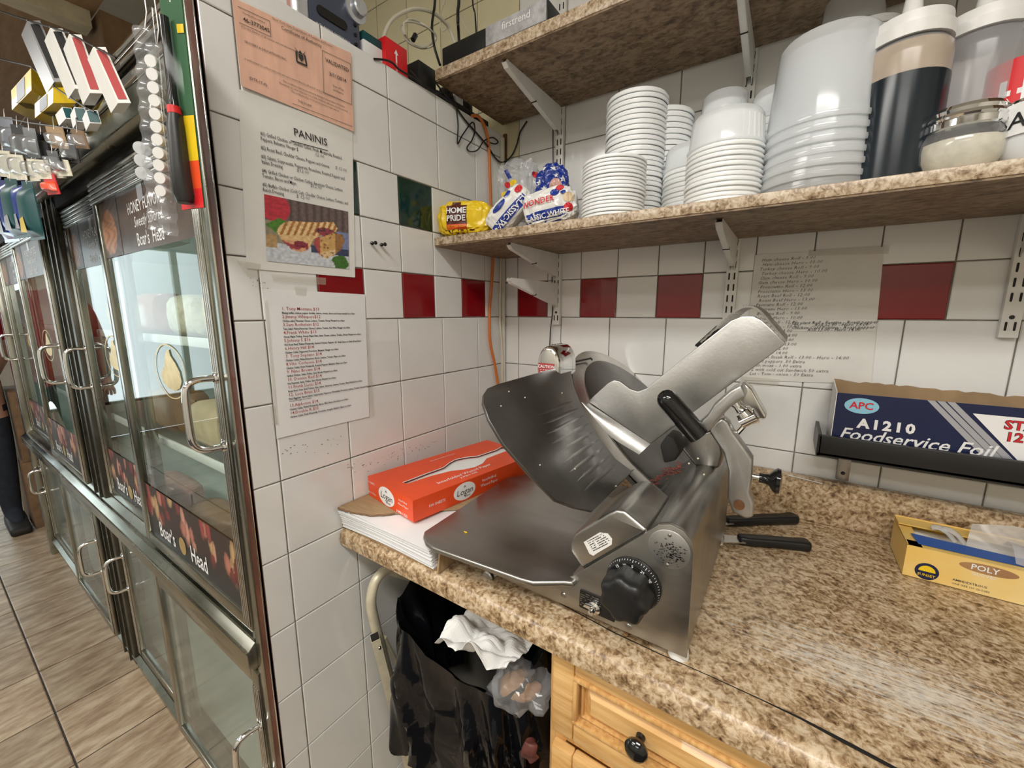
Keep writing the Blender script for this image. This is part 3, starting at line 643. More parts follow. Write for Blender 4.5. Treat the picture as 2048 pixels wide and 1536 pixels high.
M0 = FR(P(1478, 1010, y=-.3725), (1, 0, 0), (0, 0, 1)); m = MB(); m.lathe([(0, .001), (.0085, .001), (.0085, 0), (.006, -.002)], M0, 16); m.obj('bolt', 'rust', AR)
c = P(1502, 952, y=-.355); Mx = FR(c, (0, 1, 0), (0, 0, 1)); m = MB(); m.lathe([(0, -.01), (.005, -.01), (.005, .014), (0, .014)], Mx, 14); m.obj('clamp_stem', 'steel_bright', SL)
m = MB(); m.lathe([(0, .012), (.008, .012), (.008, .020), (.010, .026), (.018, .032), (.021, .036), (.020, .041), (.010, .043), (0, .0435)], Mx, 20); m.obj('clamp_knob', 'black_gloss', SL)
# pusher hardware behind the carriage
pu = pc([(1462, 776), (1488, 762), (1504, 776), (1534, 828), (1530, 836), (1512, 834), (1486, 812)], -.31); m = MB(); m.prism(pu, XZ, -.325, -.290, .003); m.obj('pusher_plate', 'steel_bright', SL)
a_ = P(1456, 792, y=-.33); b_ = P(1492, 832, y=-.33); Mx = FR(a_, (0, 1, 0), (b_-a_).cross(V((0, 1, 0)))); L_ = (b_-a_).length
z_ = (b_-a_).normalized(); Mz = Matrix((V((0, 1, 0)), z_.cross(V((0, 1, 0))), z_)).transposed().to_4x4(); Mz.translation = a_
m = MB(); m.lathe([(0, 0), (.012, 0), (.011, L_*.15), (.006, L_*.5), (.008, L_*.75), (.012, L_*.8), (.013, L_), (0, L_)], Mz, 20); m.obj('pusher_spool', 'chrome', SL)
m = MB(); m.tube([P(1468, 874, y=-.335), P(1494, 846, y=-.33), P(1518, 842, y=-.325)], .004, 8); m.tube([P(1482, 846, y=-.333), P(1512, 832, y=-.333)], [.010, .009], 12); m.obj('pusher_rod', 'chrome', SL)
m = MB(); m.prism(pc([(1322, 888), (1336, 868), (1352, 874), (1362, 900), (1354, 918), (1330, 924)], -.40), XZ, -.41, -.36, .004); m.obj('knife_motor_cap', 'black_matte', SL)
m = MB(); m.prism(pc([(1352, 880), (1372, 868), (1440, 856), (1448, 905), (1440, 935), (1392, 930)], -.33), XZ, -.34, -.26, .006, seg=3); m.obj('rear_housing', 'steel_dull', SL)
# scraps of meat and crumbs on the slicer
rn = random.Random(11); m = MB()
for k in range(70):
    t = rn.random(); x = .612+.05*t+rn.gauss(0, .003); y = -.47+.10*t+rn.gauss(0, .006); z = -.285+.06*((x-.612)/.05)*.6+.004
    p = P(1302+60*t+rn.gauss(0, 3), 966-34*t+rn.gauss(0, 5), y=-.43)
    m.ball(tuple(p), rn.uniform(.0012, .0032), None, 1, (1.4, 1, .7))
o = m.single('meat_scrap', 'scrap', 'reddish brown shreds of meat lying on the slicer housing', 'meat scraps'); o['kind'] = 'stuff'
m = MB()
for px, py in ((1377, 988), (1396, 917), (1378, 927), (1408, 949), (1372, 985)): m.ball(tuple(P(px, py, y=-.44)), .0017, None, 1)
for px, py in ((1050, 795), (1018, 783), (1124, 786), (1002, 812), (1080, 930), (1150, 938), (1232, 972)): m.ball(tuple(g(px, py, .001)), .0013, None, 1)
o = m.single('crumb', 'cheese', 'pale crumbs scattered on the slicer', 'crumbs'); o['kind'] = 'stuff'
m = MB(); m.ball(tuple(P(931, 1064, z=TZ+.001)), .003, None, 1, (1.5, .6, .4)); m.single('cheese_crumb', 'yellow', 'single yellow cheese crumb on the slicer tray', 'crumb')
# ================================================================ glass-door deli fridge
FYF = -.800; FX0 = -2.66
FG = thing('display_fridge', 'long steel deli fridge with eight sliding glass doors beside the tiled partition', 'fridge', (-1.33, -.43, FZ))
m = MB()
m.box((FX0, -.06, FZ+.02), (-.040, -.045, LEDGE)); m.box((FX0, -.775, FZ+.02), (FX0+.03, -.06, LEDGE)); m.box((-.052, -.765, FZ+.02), (-.040, -.06, LEDGE))
m.box((FX0+.03, -.76, .49), (-.052, -.06, LEDGE)); m.box((FX0+.03, -.75, FZ+.06), (-.052, -.06, FZ+.10)); m.box((FX0+.03, -.75, -.70), (-.052, -.06, -.655)); m.box((-1.245, -.73, -.655), (-1.215, -.06, .49)); m.box((-1.245, -.73, FZ+.1), (-1.215, -.06, -.70))
m.obj('cabinet', 'interior', FG)
m = MB(); m.box((FX0-.012, FYF-.004, FZ+.0), (FX0+.05, -.76, .49), .006); m.obj('end_post', 'fridge_metal', FG)
m = MB(); m.box((-1.31, FYF+.008, FZ+.06), (-1.15, -.735, .42), .004); m.box((-1.27, FYF+.002, FZ+.06), (-1.262, FYF+.01, .42)); m.box((-1.20, FYF+.002, FZ+.06), (-1.192, FYF+.01, .42)); m.obj('centre_post', 'fridge_dark', FG)
XB0, XB1 = P(446, 640, y=-.8015).x, P(461, 640, y=-.8015).x
m = MB(); m.box((XB0, FYF-.0012, FZ), (XB1, -.797, .60)); m.box((XB0, -.797, FZ), (XB0+.012, -.765, .60)); m.obj('brown_strip', 'brown_strip', FG)
m = MB(); m.box((XB1, FYF-.003, FZ), (-.0008, -.797, LEDGE+.02), .002, seg=3); m.obj('corner_strip', 'chrome', FG)
m = MB(); m.box((XB0-.022, FYF-.004, FZ), (XB0, -.77, .50), .003, seg=3); m.box((XB0-.040, FYF-.001, FZ+.05), (XB0-.024, -.775, .40), .003); m.obj('jamb', 'fridge_metal', FG)
m = MB(); m.prism([(FYF-.004, .362), (FYF-.018, .368), (FYF-.018, .415), (FYF-.004, .422), (-.765, .422), (-.765, .362)], YZ, FX0, -.053, .002); m.obj('fascia', 'fridge_metal', FG)
m = MB(); m.box((FX0, FYF-.024, .418), (-.053, FYF-.004, .432), .003); m.box((FX0, FYF-.012, .466), (-.053, -.77, .478), .002); m.box((FX0, FYF-.012, .488), (-.053, -.77, .500), .002); m.obj('top_trim', 'chrome', FG)
m = MB(); m.box((FX0, FYF+.012, .33), (-.053, -.735, .365)); m.box((FX0, FYF+.010, .422), (-.053, -.76, .53)); m.obj('header', 'dark_void', FG)
m = MB(); m.prism([(FYF-.010, -.646), (FYF-.020, -.655), (FYF-.020, -.690), (FYF-.008, -.700), (-.735, -.700), (-.735, -.618), (FYF+.02, -.618)], YZ, FX0, -.053, .002); m.box((FX0, FYF-.022, -.660), (-.053, FYF-.016, -.652), .002); m.box((FX0, FYF-.004, -.64), (-.053, FYF+.002, -.632)); m.obj('middle_rail', 'fridge_metal', FG)
m = MB(); m.prism([(FYF+.006, FZ+.085), (FYF+.016, FZ+.06), (FYF+.024, FZ), (-.74, FZ), (-.735, FZ+.10), (FYF+.02, FZ+.10)], YZ, FX0, -.053); m.obj('kick_plate', 'fridge_metal', FG)
for k, z in enumerate((-.34, -.05, .20)):
    m = MB(); m.box((FX0+.035, -.735, z-.006), (-1.25, -.07, z)); m.box((-1.21, -.735, z-.006), (-.056, -.07, z)); m.obj('inner_shelf', 'glass', FG); m = MB(); m.box((FX0+.035, -.742, z-.014), (-1.25, -.735, z+.008), .002); m.box((-1.21, -.742, z-.014), (-.056, -.735, z+.008), .002); m.obj('shelf_edge', 'white_plastic', FG)
m = MB()
for x0, x1 in ((-2.5, -1.32), (-1.12, -.10)): m.tube([(x0, -.70, .455), (x1, -.70, .455)], .013, 10)
m.obj('lamp_tube', 'fridge_lamp', FG)
for x in (-1.9, -.6): area('fridge_light', (x, -.68, .43), 1.0, .05, 1.9, (.93, 1, .96), rot=(math.radians(12), 0, 0), parent=FG)
def decal(d, x0, x1, y, z0, z1, kind):
    M0 = FR((x0, y-.0035, z0), (1, 0, 0), (0, 0, 1)); W, H = x1-x0, z1-z0
    m = MB(); m.quad(M0, 0, 0, W, H, 0); m.recalc = False; m.obj('banner', 'banner_dark', d)
    if kind == 'top':
        painted('banner_picture', d, lambda u, v: M0 @ V((u*W*.24, v*H, .0005)), 24, 24, lambda u, v: tuple(c*(.6+.8*abs(math.sin(u*9+v*7+3*math.sin(v*11)))) for c in ((.30, .14, .07) if (u-.4)**2/.16+(v-.45)**2/.16 < 1 else (.07, .045, .035))))
        m = MB(); m.text('HONEY FLAVORED', M0 @ Matrix.Translation((W*.57, H*.70, 0)), .033, .008, 0, 'CENTER', sx=.8); m.text('Sweetly Savored', M0 @ Matrix.Translation((W*.57, H*.46, 0)), .031, 0, .25, 'CENTER', sx=.8)
        m.text("Boar's  Head", M0 @ Matrix.Translation((W*.57, H*.17, 0)), .038, .006, 0, 'CENTER', sx=.8); m.obj('banner_text', 'white_print', d)
        m = MB(); m.poly(M0, [(W*.50, H), (W*.50, H*.80), (W*.53, H*.74), (W*.56, H*.80), (W*.56, H)], .0005); m.recalc = False; m.obj('banner_pennant', 'silver_print', d)
    else:
        rn = random.Random(int(-x0*100)); el = []
        for i in range(34): el.append((rn.uniform(0, 1), rn.uniform(.35, 1.0), rn.uniform(.018, .036), rn.uniform(.10, .26), rn.uniform(-.25, .25), rn.choice(((.30, .05, .04), (.42, .16, .11), (.55, .27, .20), (.20, .03, .025), (.48, .30, .14)))))
        def meats(u, v):
            c = (.035, .018, .014)
            for a, b, ra, rb, k, col_ in el:
                x_ = (u-a-k*(v-b)*.12)/ra; y_ = (v-b)/rb; q = x_*x_+y_*y_
                if q < 1: s = .35+.75*(1-q)**.5*(.75+.25*math.cos(x_*2-1)); c = (col_[0]*s, col_[1]*s, col_[2]*s)
            f = min(1, max(0, (v-.22)/.25)); return tuple(.02+(q-.02)*f for q in c)
        painted('banner_picture', d, lambda u, v: M0 @ V((u*W, v*H, .0005)), 110, 28, meats)
        m = MB(); m.text("Boar's", M0 @ Matrix.Translation((W*.24, H*.22, 0)), .058, .012, 0, 'CENTER', sx=.75, lift=.0014); m.obj('banner_text', 'white_print', d); m = MB(); m.text('Head', M0 @ Matrix.Translation((W*.60, H*.22, 0)), .060, .012, 0, 'CENTER', sx=.75, lift=.0014); m.obj('banner_text', 'white_print', d)
        m = MB(); m.disc(M0, W*.425, H*.24, .021, .023, .0014); m.recalc = False; m.obj('banner_seal', 'gold', d)
def door(xa, xb, y, z0, z1, side, upper, glass):
    m = MB(); t = .020; sw = .032
    m.box((xa, y-t/2, z0), (xa+sw, y+t/2, z1), .003); m.box((xb-sw, y-t/2, z0), (xb, y+t/2, z1), .003); m.box((xa+sw, y-t/2, z0), (xb-sw, y+t/2, z0+.03), .003)
    th = .055 if upper else .035; m.box((xa+sw, y-t/2, z1-th), (xb-sw, y+t/2, z1), .002)
    d = m.obj('sliding_door', 'fridge_metal', FG)
    m = MB()
    if upper:
        for k in range(5): m.box((xa+.002, y-t/2-.003, z1-.006-k*.0105-.006), (xb-.002, y-t/2, z1-.006-k*.0105), .0014)
    xs = (xb-sw, xb) if side > 0 else (xa, xa+sw)
    for k in range(4): m.box((xs[0]+.003+k*.0075, y-t/2-.002, z0+.01), (xs[0]+.003+k*.0075+.004, y-t/2, z1-th-.004), .001)
    m.obj('ribbing', 'steel_bright', d)
    m = MB(); m.box((xa+sw, y-.002, z0+.03), (xb-sw, y+.002, z1-th)); m.obj('pane', glass, d)
    hx = xs[0]+sw*.5; zc = -.166 if upper else z0+.345; hh = .064
    pts = smooth_path([(hx, y-t/2, zc+hh), (hx-.004, y-.036, zc+hh), (hx-.006, y-.052, zc+hh-.008), (hx-.006, y-.058, zc+hh-.03), (hx-.006, y-.058, zc-hh+.03), (hx-.006, y-.052, zc-hh+.008), (hx-.004, y-.036, zc-hh), (hx, y-t/2, zc-hh)], 5)
    m = MB(); m.tube(pts, .0062, 12); m.obj('handle', 'chrome', d)
    for q in (1, -1): m = MB(); m.lathe([(0, 0), (.011, 0), (.010, .004), (.007, .006)], FR((hx, y-t/2, zc+q*hh), (1, 0, 0), (0, 0, 1)), 14); m.obj('handle_boss', 'chrome', d)
    if upper:
        decal(d, xa+sw, xb-sw, y, z1-th-.125, z1-th, 'top'); decal(d, xa+sw, xb-sw, y, z0+.03, z0+.175, 'bottom')
        cx_ = xa+(xb-xa)*.56; M0 = FR((cx_, y-.0035, -.112), (1, 0, 0), (0, 0, 1))
        m = MB(); n = 40
        m.add([(.088*math.cos(a)*k, .060*math.sin(a)*k, .0002) for k in (1, .955) for a in [2*math.pi*i/n for i in range(n)]], [(i, (i+1) % n, n+(i+1) % n, n+i) for i in range(n)], False, M0)
        m.poly(M0, [(a*1.35, b) for a, b in ((-.004, .042), (.010, .050), (.014, .036), (.030, .022), (.044, .004), (.047, -.016), (.036, -.032), (.016, -.040), (-.012, -.038), (-.034, -.028), (-.040, -.012), (-.028, .002), (-.016, .016), (-.010, .030))], .0004)
        m.recalc = False; m.obj('boar_emblem', 'gold', d)
    return d
YA, YB = FYF+.004, FYF+.030
for upper, z0, z1, g_ in ((1, -.615, .325, 'glass'), (0, FZ+.105, -.712, 'glass_frost')):
    door(-.672, XB0-.026, YA, z0, z1, 1, upper, g_); door(-1.14, -.615, YB, z0, z1, -1, upper, g_)
    door(-1.92, -1.325, YA, z0, z1, 1, upper, g_); door(-2.60, -1.875, YB, z0, z1, -1, upper, g_)
# ---- food inside the fridge
def loaf(name, x, y, z, L_, w_, h_, mt, label, cat, rz=0, rnd=.35):
    m = MB(); Mx = Matrix.Translation((x, y, z)) @ Matrix.Rotation(rz, 4, 'Z'); n = 10; k = 14
    def fn(u, v):
        t = u*2-1; e = (1-abs(t)**5)**.5 if abs(t) < 1 else 0; e = max(e, .05); a = 2*math.pi*v; ca, sa = math.cos(a), math.sin(a); p = 1-rnd
        return (t*L_/2, math.copysign(abs(ca)**p, ca)*w_/2*e, h_/2+math.copysign(abs(sa)**p, sa)*h_/2*(.6+.4*e))
    m.sheet(fn, n, k, True, Mx); return m.single(name, mt, label, cat)
IN = [('cheese_block', -.30, -.665, -.0495, .20, .10, .12, 'cheese_block', 'yellow cheese block on the middle fridge shelf behind the nearest glass door', 'cheese'),
      ('cheese_block', -.53, -.665, -.0495, .20, .10, .11, 'cheese', 'pale cheese block beside the yellow one on the middle fridge shelf', 'cheese'),
      ('ham', -.80, -.665, -.0495, .24, .11, .12, 'ham', 'pink ham on the middle fridge shelf behind the second glass door', 'ham'),
      ('bread_loaf', -1.06, -.665, -.0495, .20, .11, .11, 'bread_tan', 'tan bread roll on the middle fridge shelf beside the centre post', 'bread'),
      ('turkey_breast', -.46, -.665, -.3395, .22, .11, .12, 'bread_tan', 'pale turkey breast on the low fridge shelf behind the nearest door', 'turkey'),
      ('roast_beef', -.74, -.665, -.3395, .24, .11, .13, 'roast', 'dark roast beef on the low fridge shelf behind the second door', 'roast beef'),
      ('salami', -1.03, -.665, -.3395, .24, .08, .08, 'meat', 'dark red salami on the low fridge shelf beside the centre post', 'salami'),
      ('bologna', -.90, -.665, -.6545, .28, .11, .12, 'ham', 'thick pink bologna lying on the fridge deck behind the second door', 'bologna'),
      ('cheese_block', -.26, -.665, -.6545, .20, .10, .11, 'cheese', 'pale cheese block lying on the fridge deck behind the nearest door', 'cheese'),
      ('roast_beef', -.56, -.665, -.6545, .24, .11, .11, 'roast', 'roast beef lying on the fridge deck between the two near doors', 'roast beef'),
      ('cheese_block', -.40, -.665, .2005, .26, .10, .09, 'cheese_block', 'yellow cheese block on the top fridge shelf behind the nearest door', 'cheese'),
      ('ham', -1.75, -.665, -.0495, .26, .11, .12, 'ham', 'pink ham in the far half of the fridge', 'ham'), ('roast_beef', -1.7, -.665, -.3395, .26, .11, .12, 'roast', 'roast beef in the far half of the fridge', 'roast beef')]
for a in IN: loaf(*a)
for i, (x, y, z, lb) in enumerate([(-.20, -.675, -.3395, 'white tray on the low fridge shelf behind the nearest glass door'), (-.70, -.675, .2005, 'white tray on the top fridge shelf between the two near doors')]):
    m = MB(); w_, d_, h_ = .22, .10, .045
    m.prism(rrect(-w_/2, -d_/2, w_/2, d_/2, .02, 3), lambda u, v, q: (x+u*(.9+.1*(q > 0)), y+v*(.9+.1*(q > 0)), z+q), 0, h_); m.single('food_tray', 'white_plastic', lb, 'tray', group='fridge trays')
c = P(243, 492, y=-.66); m = MB()
for k in range(1, 9): m.tube([(c.x+.011*k*math.cos(a), -.655-.010*math.cos(k/9*1.4), c.z+.011*k*math.sin(a)) for a in [2*math.pi*q/36 for q in range(36)]], .0011, 5, closed=True)
for q in range(10): a = 2*math.pi*q/10; m.tube([(c.x, -.667, c.z), (c.x+.088*math.cos(a), -.657, c.z+.088*math.sin(a))], .0012, 5)
m.obj('fan_guard', 'steel_dull', FG)
m = MB(); m.sheet(lambda u, v: (-.12-.10*u, -.735+.006*math.sin(7*u+3*v), -.335+.10*v+.01*math.sin(9*u)), 6, 6, thick=.001); m.single('wrapped_paper', 'tissue', 'white wrapping paper leaning behind the nearest glass door', 'paper')
# ---- board above the fridge and its beam
m = MB(); m.box((-4.2, -1.16, .80), (-.16, -.70, .82)); WBD = m.single('overhead_board', 'wood_board', 'brown board overhead above the fridge, carrying hanging goods', 'board')
for k, y in enumerate((-1.02, -.90)):
    m = MB(); m.tube([(-4.1, y, .792), (-.17, y, .792)], .004, 6); m.obj('hang_wire', 'black', WBD)
m = MB(); m.box((-.90, -1.15, .76), (-.84, -.71, .80)); m.obj('cleat', 'cream_metal', WBD)
m = MB(); m.box((-3.2, -.70, .545), (-.80, -.10, .795)); m.single('storage_box', 'cardboard_dark', 'long brown carton on top of the fridge under the board', 'carton')
# ================================================================ papers on the walls
def page(name, corners, axis, mt, label, cat, off=.0016, ripple=.0006):
    p = [P(a, b, **{axis[0]: axis[1]}) for a, b in corners]          # TL TR BR BL on the wall surface
    n = V((1, 0, 0)) if axis[0] == 'x' else V((0, -1, 0))
    t = thing(name, label, cat, tuple((p[2]+p[3])/2))
    f = lambda u, v: p[3].lerp(p[2], u).lerp(p[0].lerp(p[1], u), v)+n*(off+ripple*math.sin(5*u+2)*math.sin(4*v+1))
    m = MB(); m.sheet(f, 8, 8, True, None, .0004); m.obj('sheet', mt, t)
    def at(u, v, lift=.0012):                # text frame at u,v of the sheet
        o = f(u, v)+n*lift; r = (p[2]-p[3]).lerp(p[1]-p[0], v); up = p[0]-p[3]
        return FR(o, r, n.cross(r))
    return t, p, f, at, n
W_ = lambda p: (p[1]-p[0]).length
# certificate
t, p, f, at, n = page('certificate', ((462, -4), (700, 108), (705, 264), (480, 173)), ('x', .0), 'salmon', 'salmon pink certificate of authority in a clear sleeve on the tiled partition', 'certificate', .004)
m = MB(); w_ = W_(p)
m.text('New York State Department of Taxation and Finance', at(.54, .965), w_*.024, 0, 0, 'CENTER', res=1); m.text('Certificate of Authority', at(.52, .905), w_*.036, .002, 0, 'CENTER')
m.text('46-3773045', at(.06, .80), w_*.040, .012, 0, 'LEFT'); m.text('Identification number', at(.06, .875), w_*.019, 0, 0, 'LEFT', res=1); m.text('(Use this number on all returns and correspondence)', at(.04, .705), w_*.019, 0, 0, 'LEFT', res=1)
m.text('GROCERY & DELICATESSEN INC.', at(.05, .545), w_*.022, .004, 0, 'LEFT', res=1)
m.text('VALIDATED', at(.845, .76), w_*.044, .01, 0, 'CENTER'); m.text('3/11/2014', at(.845, .61), w_*.042, .01, 0, 'CENTER'); m.text('Dept of Tax', at(.845, .48), w_*.022, .004, 0, 'CENTER', res=1); m.text('and Finance', at(.845, .43), w_*.022, .004, 0, 'CENTER', res=1)
m.text('is authorized to collect sales and use taxes under Articles 28 and 29 of the New York State Tax Law.', at(.04, .34), w_*.0205, 0, 0, 'LEFT', res=1)
for k, q in enumerate(('This certificate must be prominently displayed at your place of business.', 'Fraudulent or other improper use of this certificate will cause it to be revoked.', 'The certificate may not be photocopied or reproduced.')): m.text(q, at(.62, .27-.042*k), w_*.0195, 0, 0, 'CENTER', res=1)
m.text('(DTF-17-A)', at(.06, .13), w_*.028, .004, 0, 'LEFT', res=1); m.text('THIS FORM', at(.45, .10), w_*.024, 0, 0, 'LEFT', res=1)
for (u0, v0, u1, v1) in ((.03, .92, .26, .92), (.03, .74, .26, .74), (.26, .74, .26, .92), (.70, .34, .985, .34), (.70, .86, .985, .86), (.70, .34, .70, .86), (.985, .34, .985, .86), (.40, .04, .98, .055)):
    a, b = f(u0, v0)+n*.0012, f(u1, v1)+n*.0012; m.tube([a, b], .00035, 4)
m.obj('printed_text', 'ink', t)
m = MB(); M0 = at(.50, .66); k = w_*.06                                # coat of arms: shield, two supporters, crest
m.poly(M0, [(-k*.35, k*.3), (k*.35, k*.3), (k*.35, -k*.2), (0, -k*.62), (-k*.35, -k*.2)]); m.poly(M0, [(-k*.30, k*.42), (0, k*.8), (k*.30, k*.42), (k*.9, k*1.05), (k*.4, k*.36), (-k*.4, k*.36), (-k*.9, k*1.05)])
for q in (-1, 1): m.poly(M0, [(q*k*.45, k*.35), (q*k*.62, k*.55), (q*k*.75, k*.30), (q*k*.8, -k*.7), (q*k*.6, -k*.75), (q*k*.5, -k*.1)])
m.poly(M0, [(-k*.85, -k*.72), (k*.85, -k*.72), (k*.7, -k*.95), (-k*.7, -k*.95)]); m.recalc = False; m.obj('coat_of_arms', 'ink', t)
pc4 = [P(a, b, x=0) for a, b in ((456, -8), (704, 103), (710, 290), (473, 186))]
m = MB(); m.sheet(lambda u, v: pc4[3].lerp(pc4[2], u).lerp(pc4[0].lerp(pc4[1], u), v)+V((.0072+.0012*math.sin(9*u), 0, 0)), 10, 6); m.obj('clear_sleeve', 'sleeve', t)
# panini menu
t, p, f, at, n = page('panini_menu', ((476, 178), (704, 262), (709, 555), (492, 537)), ('x', .0), 'paper_old', 'white panini menu page with a sandwich picture taped to the partition', 'menu', .0018)
w_ = W_(p); m = MB()
m.text('PANINIS', at(.57, .862), w_*.085, .002, 0, 'CENTER'); a, b = f(.39, .805)+n*.0013, f(.73, .815)+n*.0013; m.tube([a, b], .0006, 4)
LN = ['#1) Grilled Chicken or Chicken Cutlet, Fresh Mozzarella, Roasted', 'Peppers, Balsamic Vinegar $', '#2) Roast Beef, Cheddar Cheese, Peppers and Onions', '#3) Salami, Soppressata, Pepperoni, Provolone, Roasted Peppers and', 'Italian Dressing', '#4) Grilled Chicken or Chicken Cutlet, American Cheese, Lettuce', 'Tomato, Bacon and Mayo', '#5) Buffalo Chicken (Cold Cut), Cheddar Cheese, Lettuce Tomato, and', 'Ranch Dressing']
for q, v in zip(LN, (.795, .765, .715, .665, .635, .585, .555, .505, .475)): m.text(q, at(.145, v), w_*.041, .004, 0, 'LEFT', res=1, sx=.66)
m.obj('printed_text', 'ink', t)
m = MB()
for q, u, v in (('12.00', .60, .768), ('$ 12.00', .80, .722), ('$12.00', .43, .64), ('$12.00', .55, .565), ('$ 12.00', .42, .48)): m.text(q, at(u, v), w_*.04, -.004, .2, 'LEFT', res=1)
m.obj('pen_prices', 'ink_grey', t)
SA = [(.12, .46), (.14, .56), (.24, .66), (.52, .71), (.80, .77), (.85, .68), (.82, .60), (.62, .50), (.54, .44), (.50, .34), (.46, .24), (.38, .20), (.28, .22), (.19, .30)]
SB = [(.54, .36), (.56, .46), (.66, .50), (.80, .60), (.92, .58), (.95, .48), (.90, .34), (.78, .20), (.68, .13), (.60, .19)]
def panini(u, v):
    n1 = NZ_(u*9, v*9, 1); n2 = NZ_(u*26, v*26, 5); k = 1+.35*n2
    c = (.60, .63, .68) if v < .30 else (.10, .075, .07)
    if v >= .30: c = tuple(q*(.7+.8*abs(math.sin(u*34))) for q in (.11, .08, .075)) if v > .62 else (.20, .24, .42) if u > .6 else (.30, .26, .18)
    if (u-.10)**2/.030+(v-.84)**2/.05 < 1: c = (.50, .04, .06)
    if (u-.15)**2/.02+(v-.55)**2/.012 < 1+n1: c = (.08, .22, .03)
    if u < .12 and .22 < v < .42: c = (.46, .30, .14)
    if (u-.88)**2/.012+(v-.10)**2/.012 < 1+n1: c = (.06, .17, .03)
    if u > .5 and .22 < v < .34: c = (.05, .06, .12)
    if inside(u+.012*n1, v+.012*n1, SA):
        c = (.74, .50, .24)
        if v > .40+.28*u*.6: c = (.40, .17, .05) if math.sin((u-.33*v)*88) > .15 else (.78, .55, .28)
        if v < .36 and u < .47: c = (.66, .34, .18) if n1 > -.1 else (.34, .05, .07)
        if (u-.38)**2/.006+(v-.32)**2/.003 < 1: c = (.22, .03, .05)
    if (u-.70)**2/.020+(v-.57)**2/.006 < 1+n1*.6: c = (.30, .05, .07) if n2 > -.15 else (.10, .05, .04)
    if inside(u+.012*n1, v+.012*n1, SB):
        c = (.60, .36, .13) if v > .22+.45*(u-.6) else (.74, .52, .28)
        if u > .82: c = (.34, .17, .06)
        if n2 < -.35: c = (.26, .11, .04)
        if u < .62: c = (.42, .08, .07)
    return tuple(max(0, q*k) for q in c)
from mathutils import noise as _nz
NZ_ = lambda a, b, c: _nz.noise(V((a, b, c)))
painted('picture', t, lambda u, v: f(.155+.775*u, .055+.395*v)+n*.0012, 90, 76, panini)
for a, b, c_, d in (((470, 520), (520, 528), (516, 556), (494, 552)), ((540, 548), (650, 556), (650, 570), (545, 562))):
    q = [P(*z, x=0)+V((.0032, 0, 0)) for z in (a, b, c_, d)]; m = MB(); m.add([tuple(z) for z in q], [(0, 1, 2, 3)]); m.recalc = False; m.obj('tape', 'tape', t)
# typed list
t, p, f, at, n = page('sandwich_list', ((525, 577), (729, 589), (737, 833), (552, 877)), ('x', .0), 'paper', 'white typed list of numbered sandwiches taped below the panini menu', 'menu', .0018)
w_ = W_(p); m = MB(); m2 = MB()
HD = ['1. Tony Montana $13', '2.Jimmy Whispers$12', '3.Sam Rothstein $12', '4.Frank White $13', '5.Johnny 5 $16', '6.Henry Hill $14', '7. Tony Soprano $14', '8.Vito Corleone $14', '9. Nino Brown $14', '10. Donnie Red $14', '11.Frank Lucas $14', '12. Luca Brasi $15', '13.Alphonse $14', '14.Double R $15']
BD = ['Blazing buffalo chicken, pepper cheddar, lettuce, tomato, bacon and honey mustard on a Hero', 'Chicken salad, Muenster Cheese, Lettuce, Tomato, Honey Mustard on a Hero', 'Tuna Salad, Melted American Cheese, Lettuce, Tomato, Red Wine Vinegar on a Hero', 'Honey Maple Turkey, Honey Maple Ham, Swiss Cheese, Lettuce, Tomato, Honey Mustard on a Hero', 'Hot Roast Beef, Melted Mozzarella, Sauteed Onions, Peppers, A-1 Steak Sauce on Garlic Bread Hero', 'Chicken Cutlet, Pepperoni, Provolone, Balsamic Vinegar on a Hero', 'Chicken Cutlet, Melted American, Bacon, Lettuce, Tomato, Mayo on a Hero', 'Chicken Cutlet, Fresh Mozzarella, Roasted Peppers, Balsamic Glaze on a Hero', 'Grilled Chicken, Swiss, Pickles, Spicy Brown Mustard on a Hero', 'Hot Pastrami, Swiss, Pickles, Spicy Brown Mustard on a Hero', 'Roast Beef, Oven Gold Turkey, Ham, Salami, American, Lettuce, Tomato, Mayo/Mustard on a Hero', 'Fried Eggplant, Genoa Salami, Soppressata, Pepperoni, Mortadella, Provolone, Lettuce, Tomato, Roasted Peppers', 'Chicken Cutlet, Melted Mozzarella, Bacon, BBQ Sauce, Hot Sauce on a Hero', 'Chicken Cutlet, Fresh Mozzarella, Prosciutto, Arugula, Balsamic Glaze on a Hero']
for k, (a, b) in enumerate(zip(HD, BD)):
    v = .875-.0535*k-(.022 if k > 11 else 0); m2.text(a, at(.135, v), w_*.040, .002, 0, 'LEFT', res=1); m.text(b, at(.135, v-.028), w_*.0195, .022, 0, 'LEFT', res=1, sx=.98, sy=1.3)
m.text('Oil and Vinegar on a Hero', at(.135, .875-.0535*11-.045), w_*.0195, .008, 0, 'LEFT', res=1); m2.obj('red_headings', 'ink_red', t); m.obj('black_lines', 'ink', t)
for cs in (((586, 572), (612, 574), (610, 592), (590, 590)), ((527, 600), (533, 600), (556, 850), (549, 850)), ((729, 640), (735, 640), (746, 830), (738, 834)), ((538, 812), (548, 812), (553, 848), (543, 850))):
    q = [P(*z, x=0)+V((.0036, 0, 0)) for z in cs]; m = MB(); m.add([tuple(z) for z in q], [(0, 1, 2, 3)]); m.recalc = False; m.obj('tape', 'tape', t)
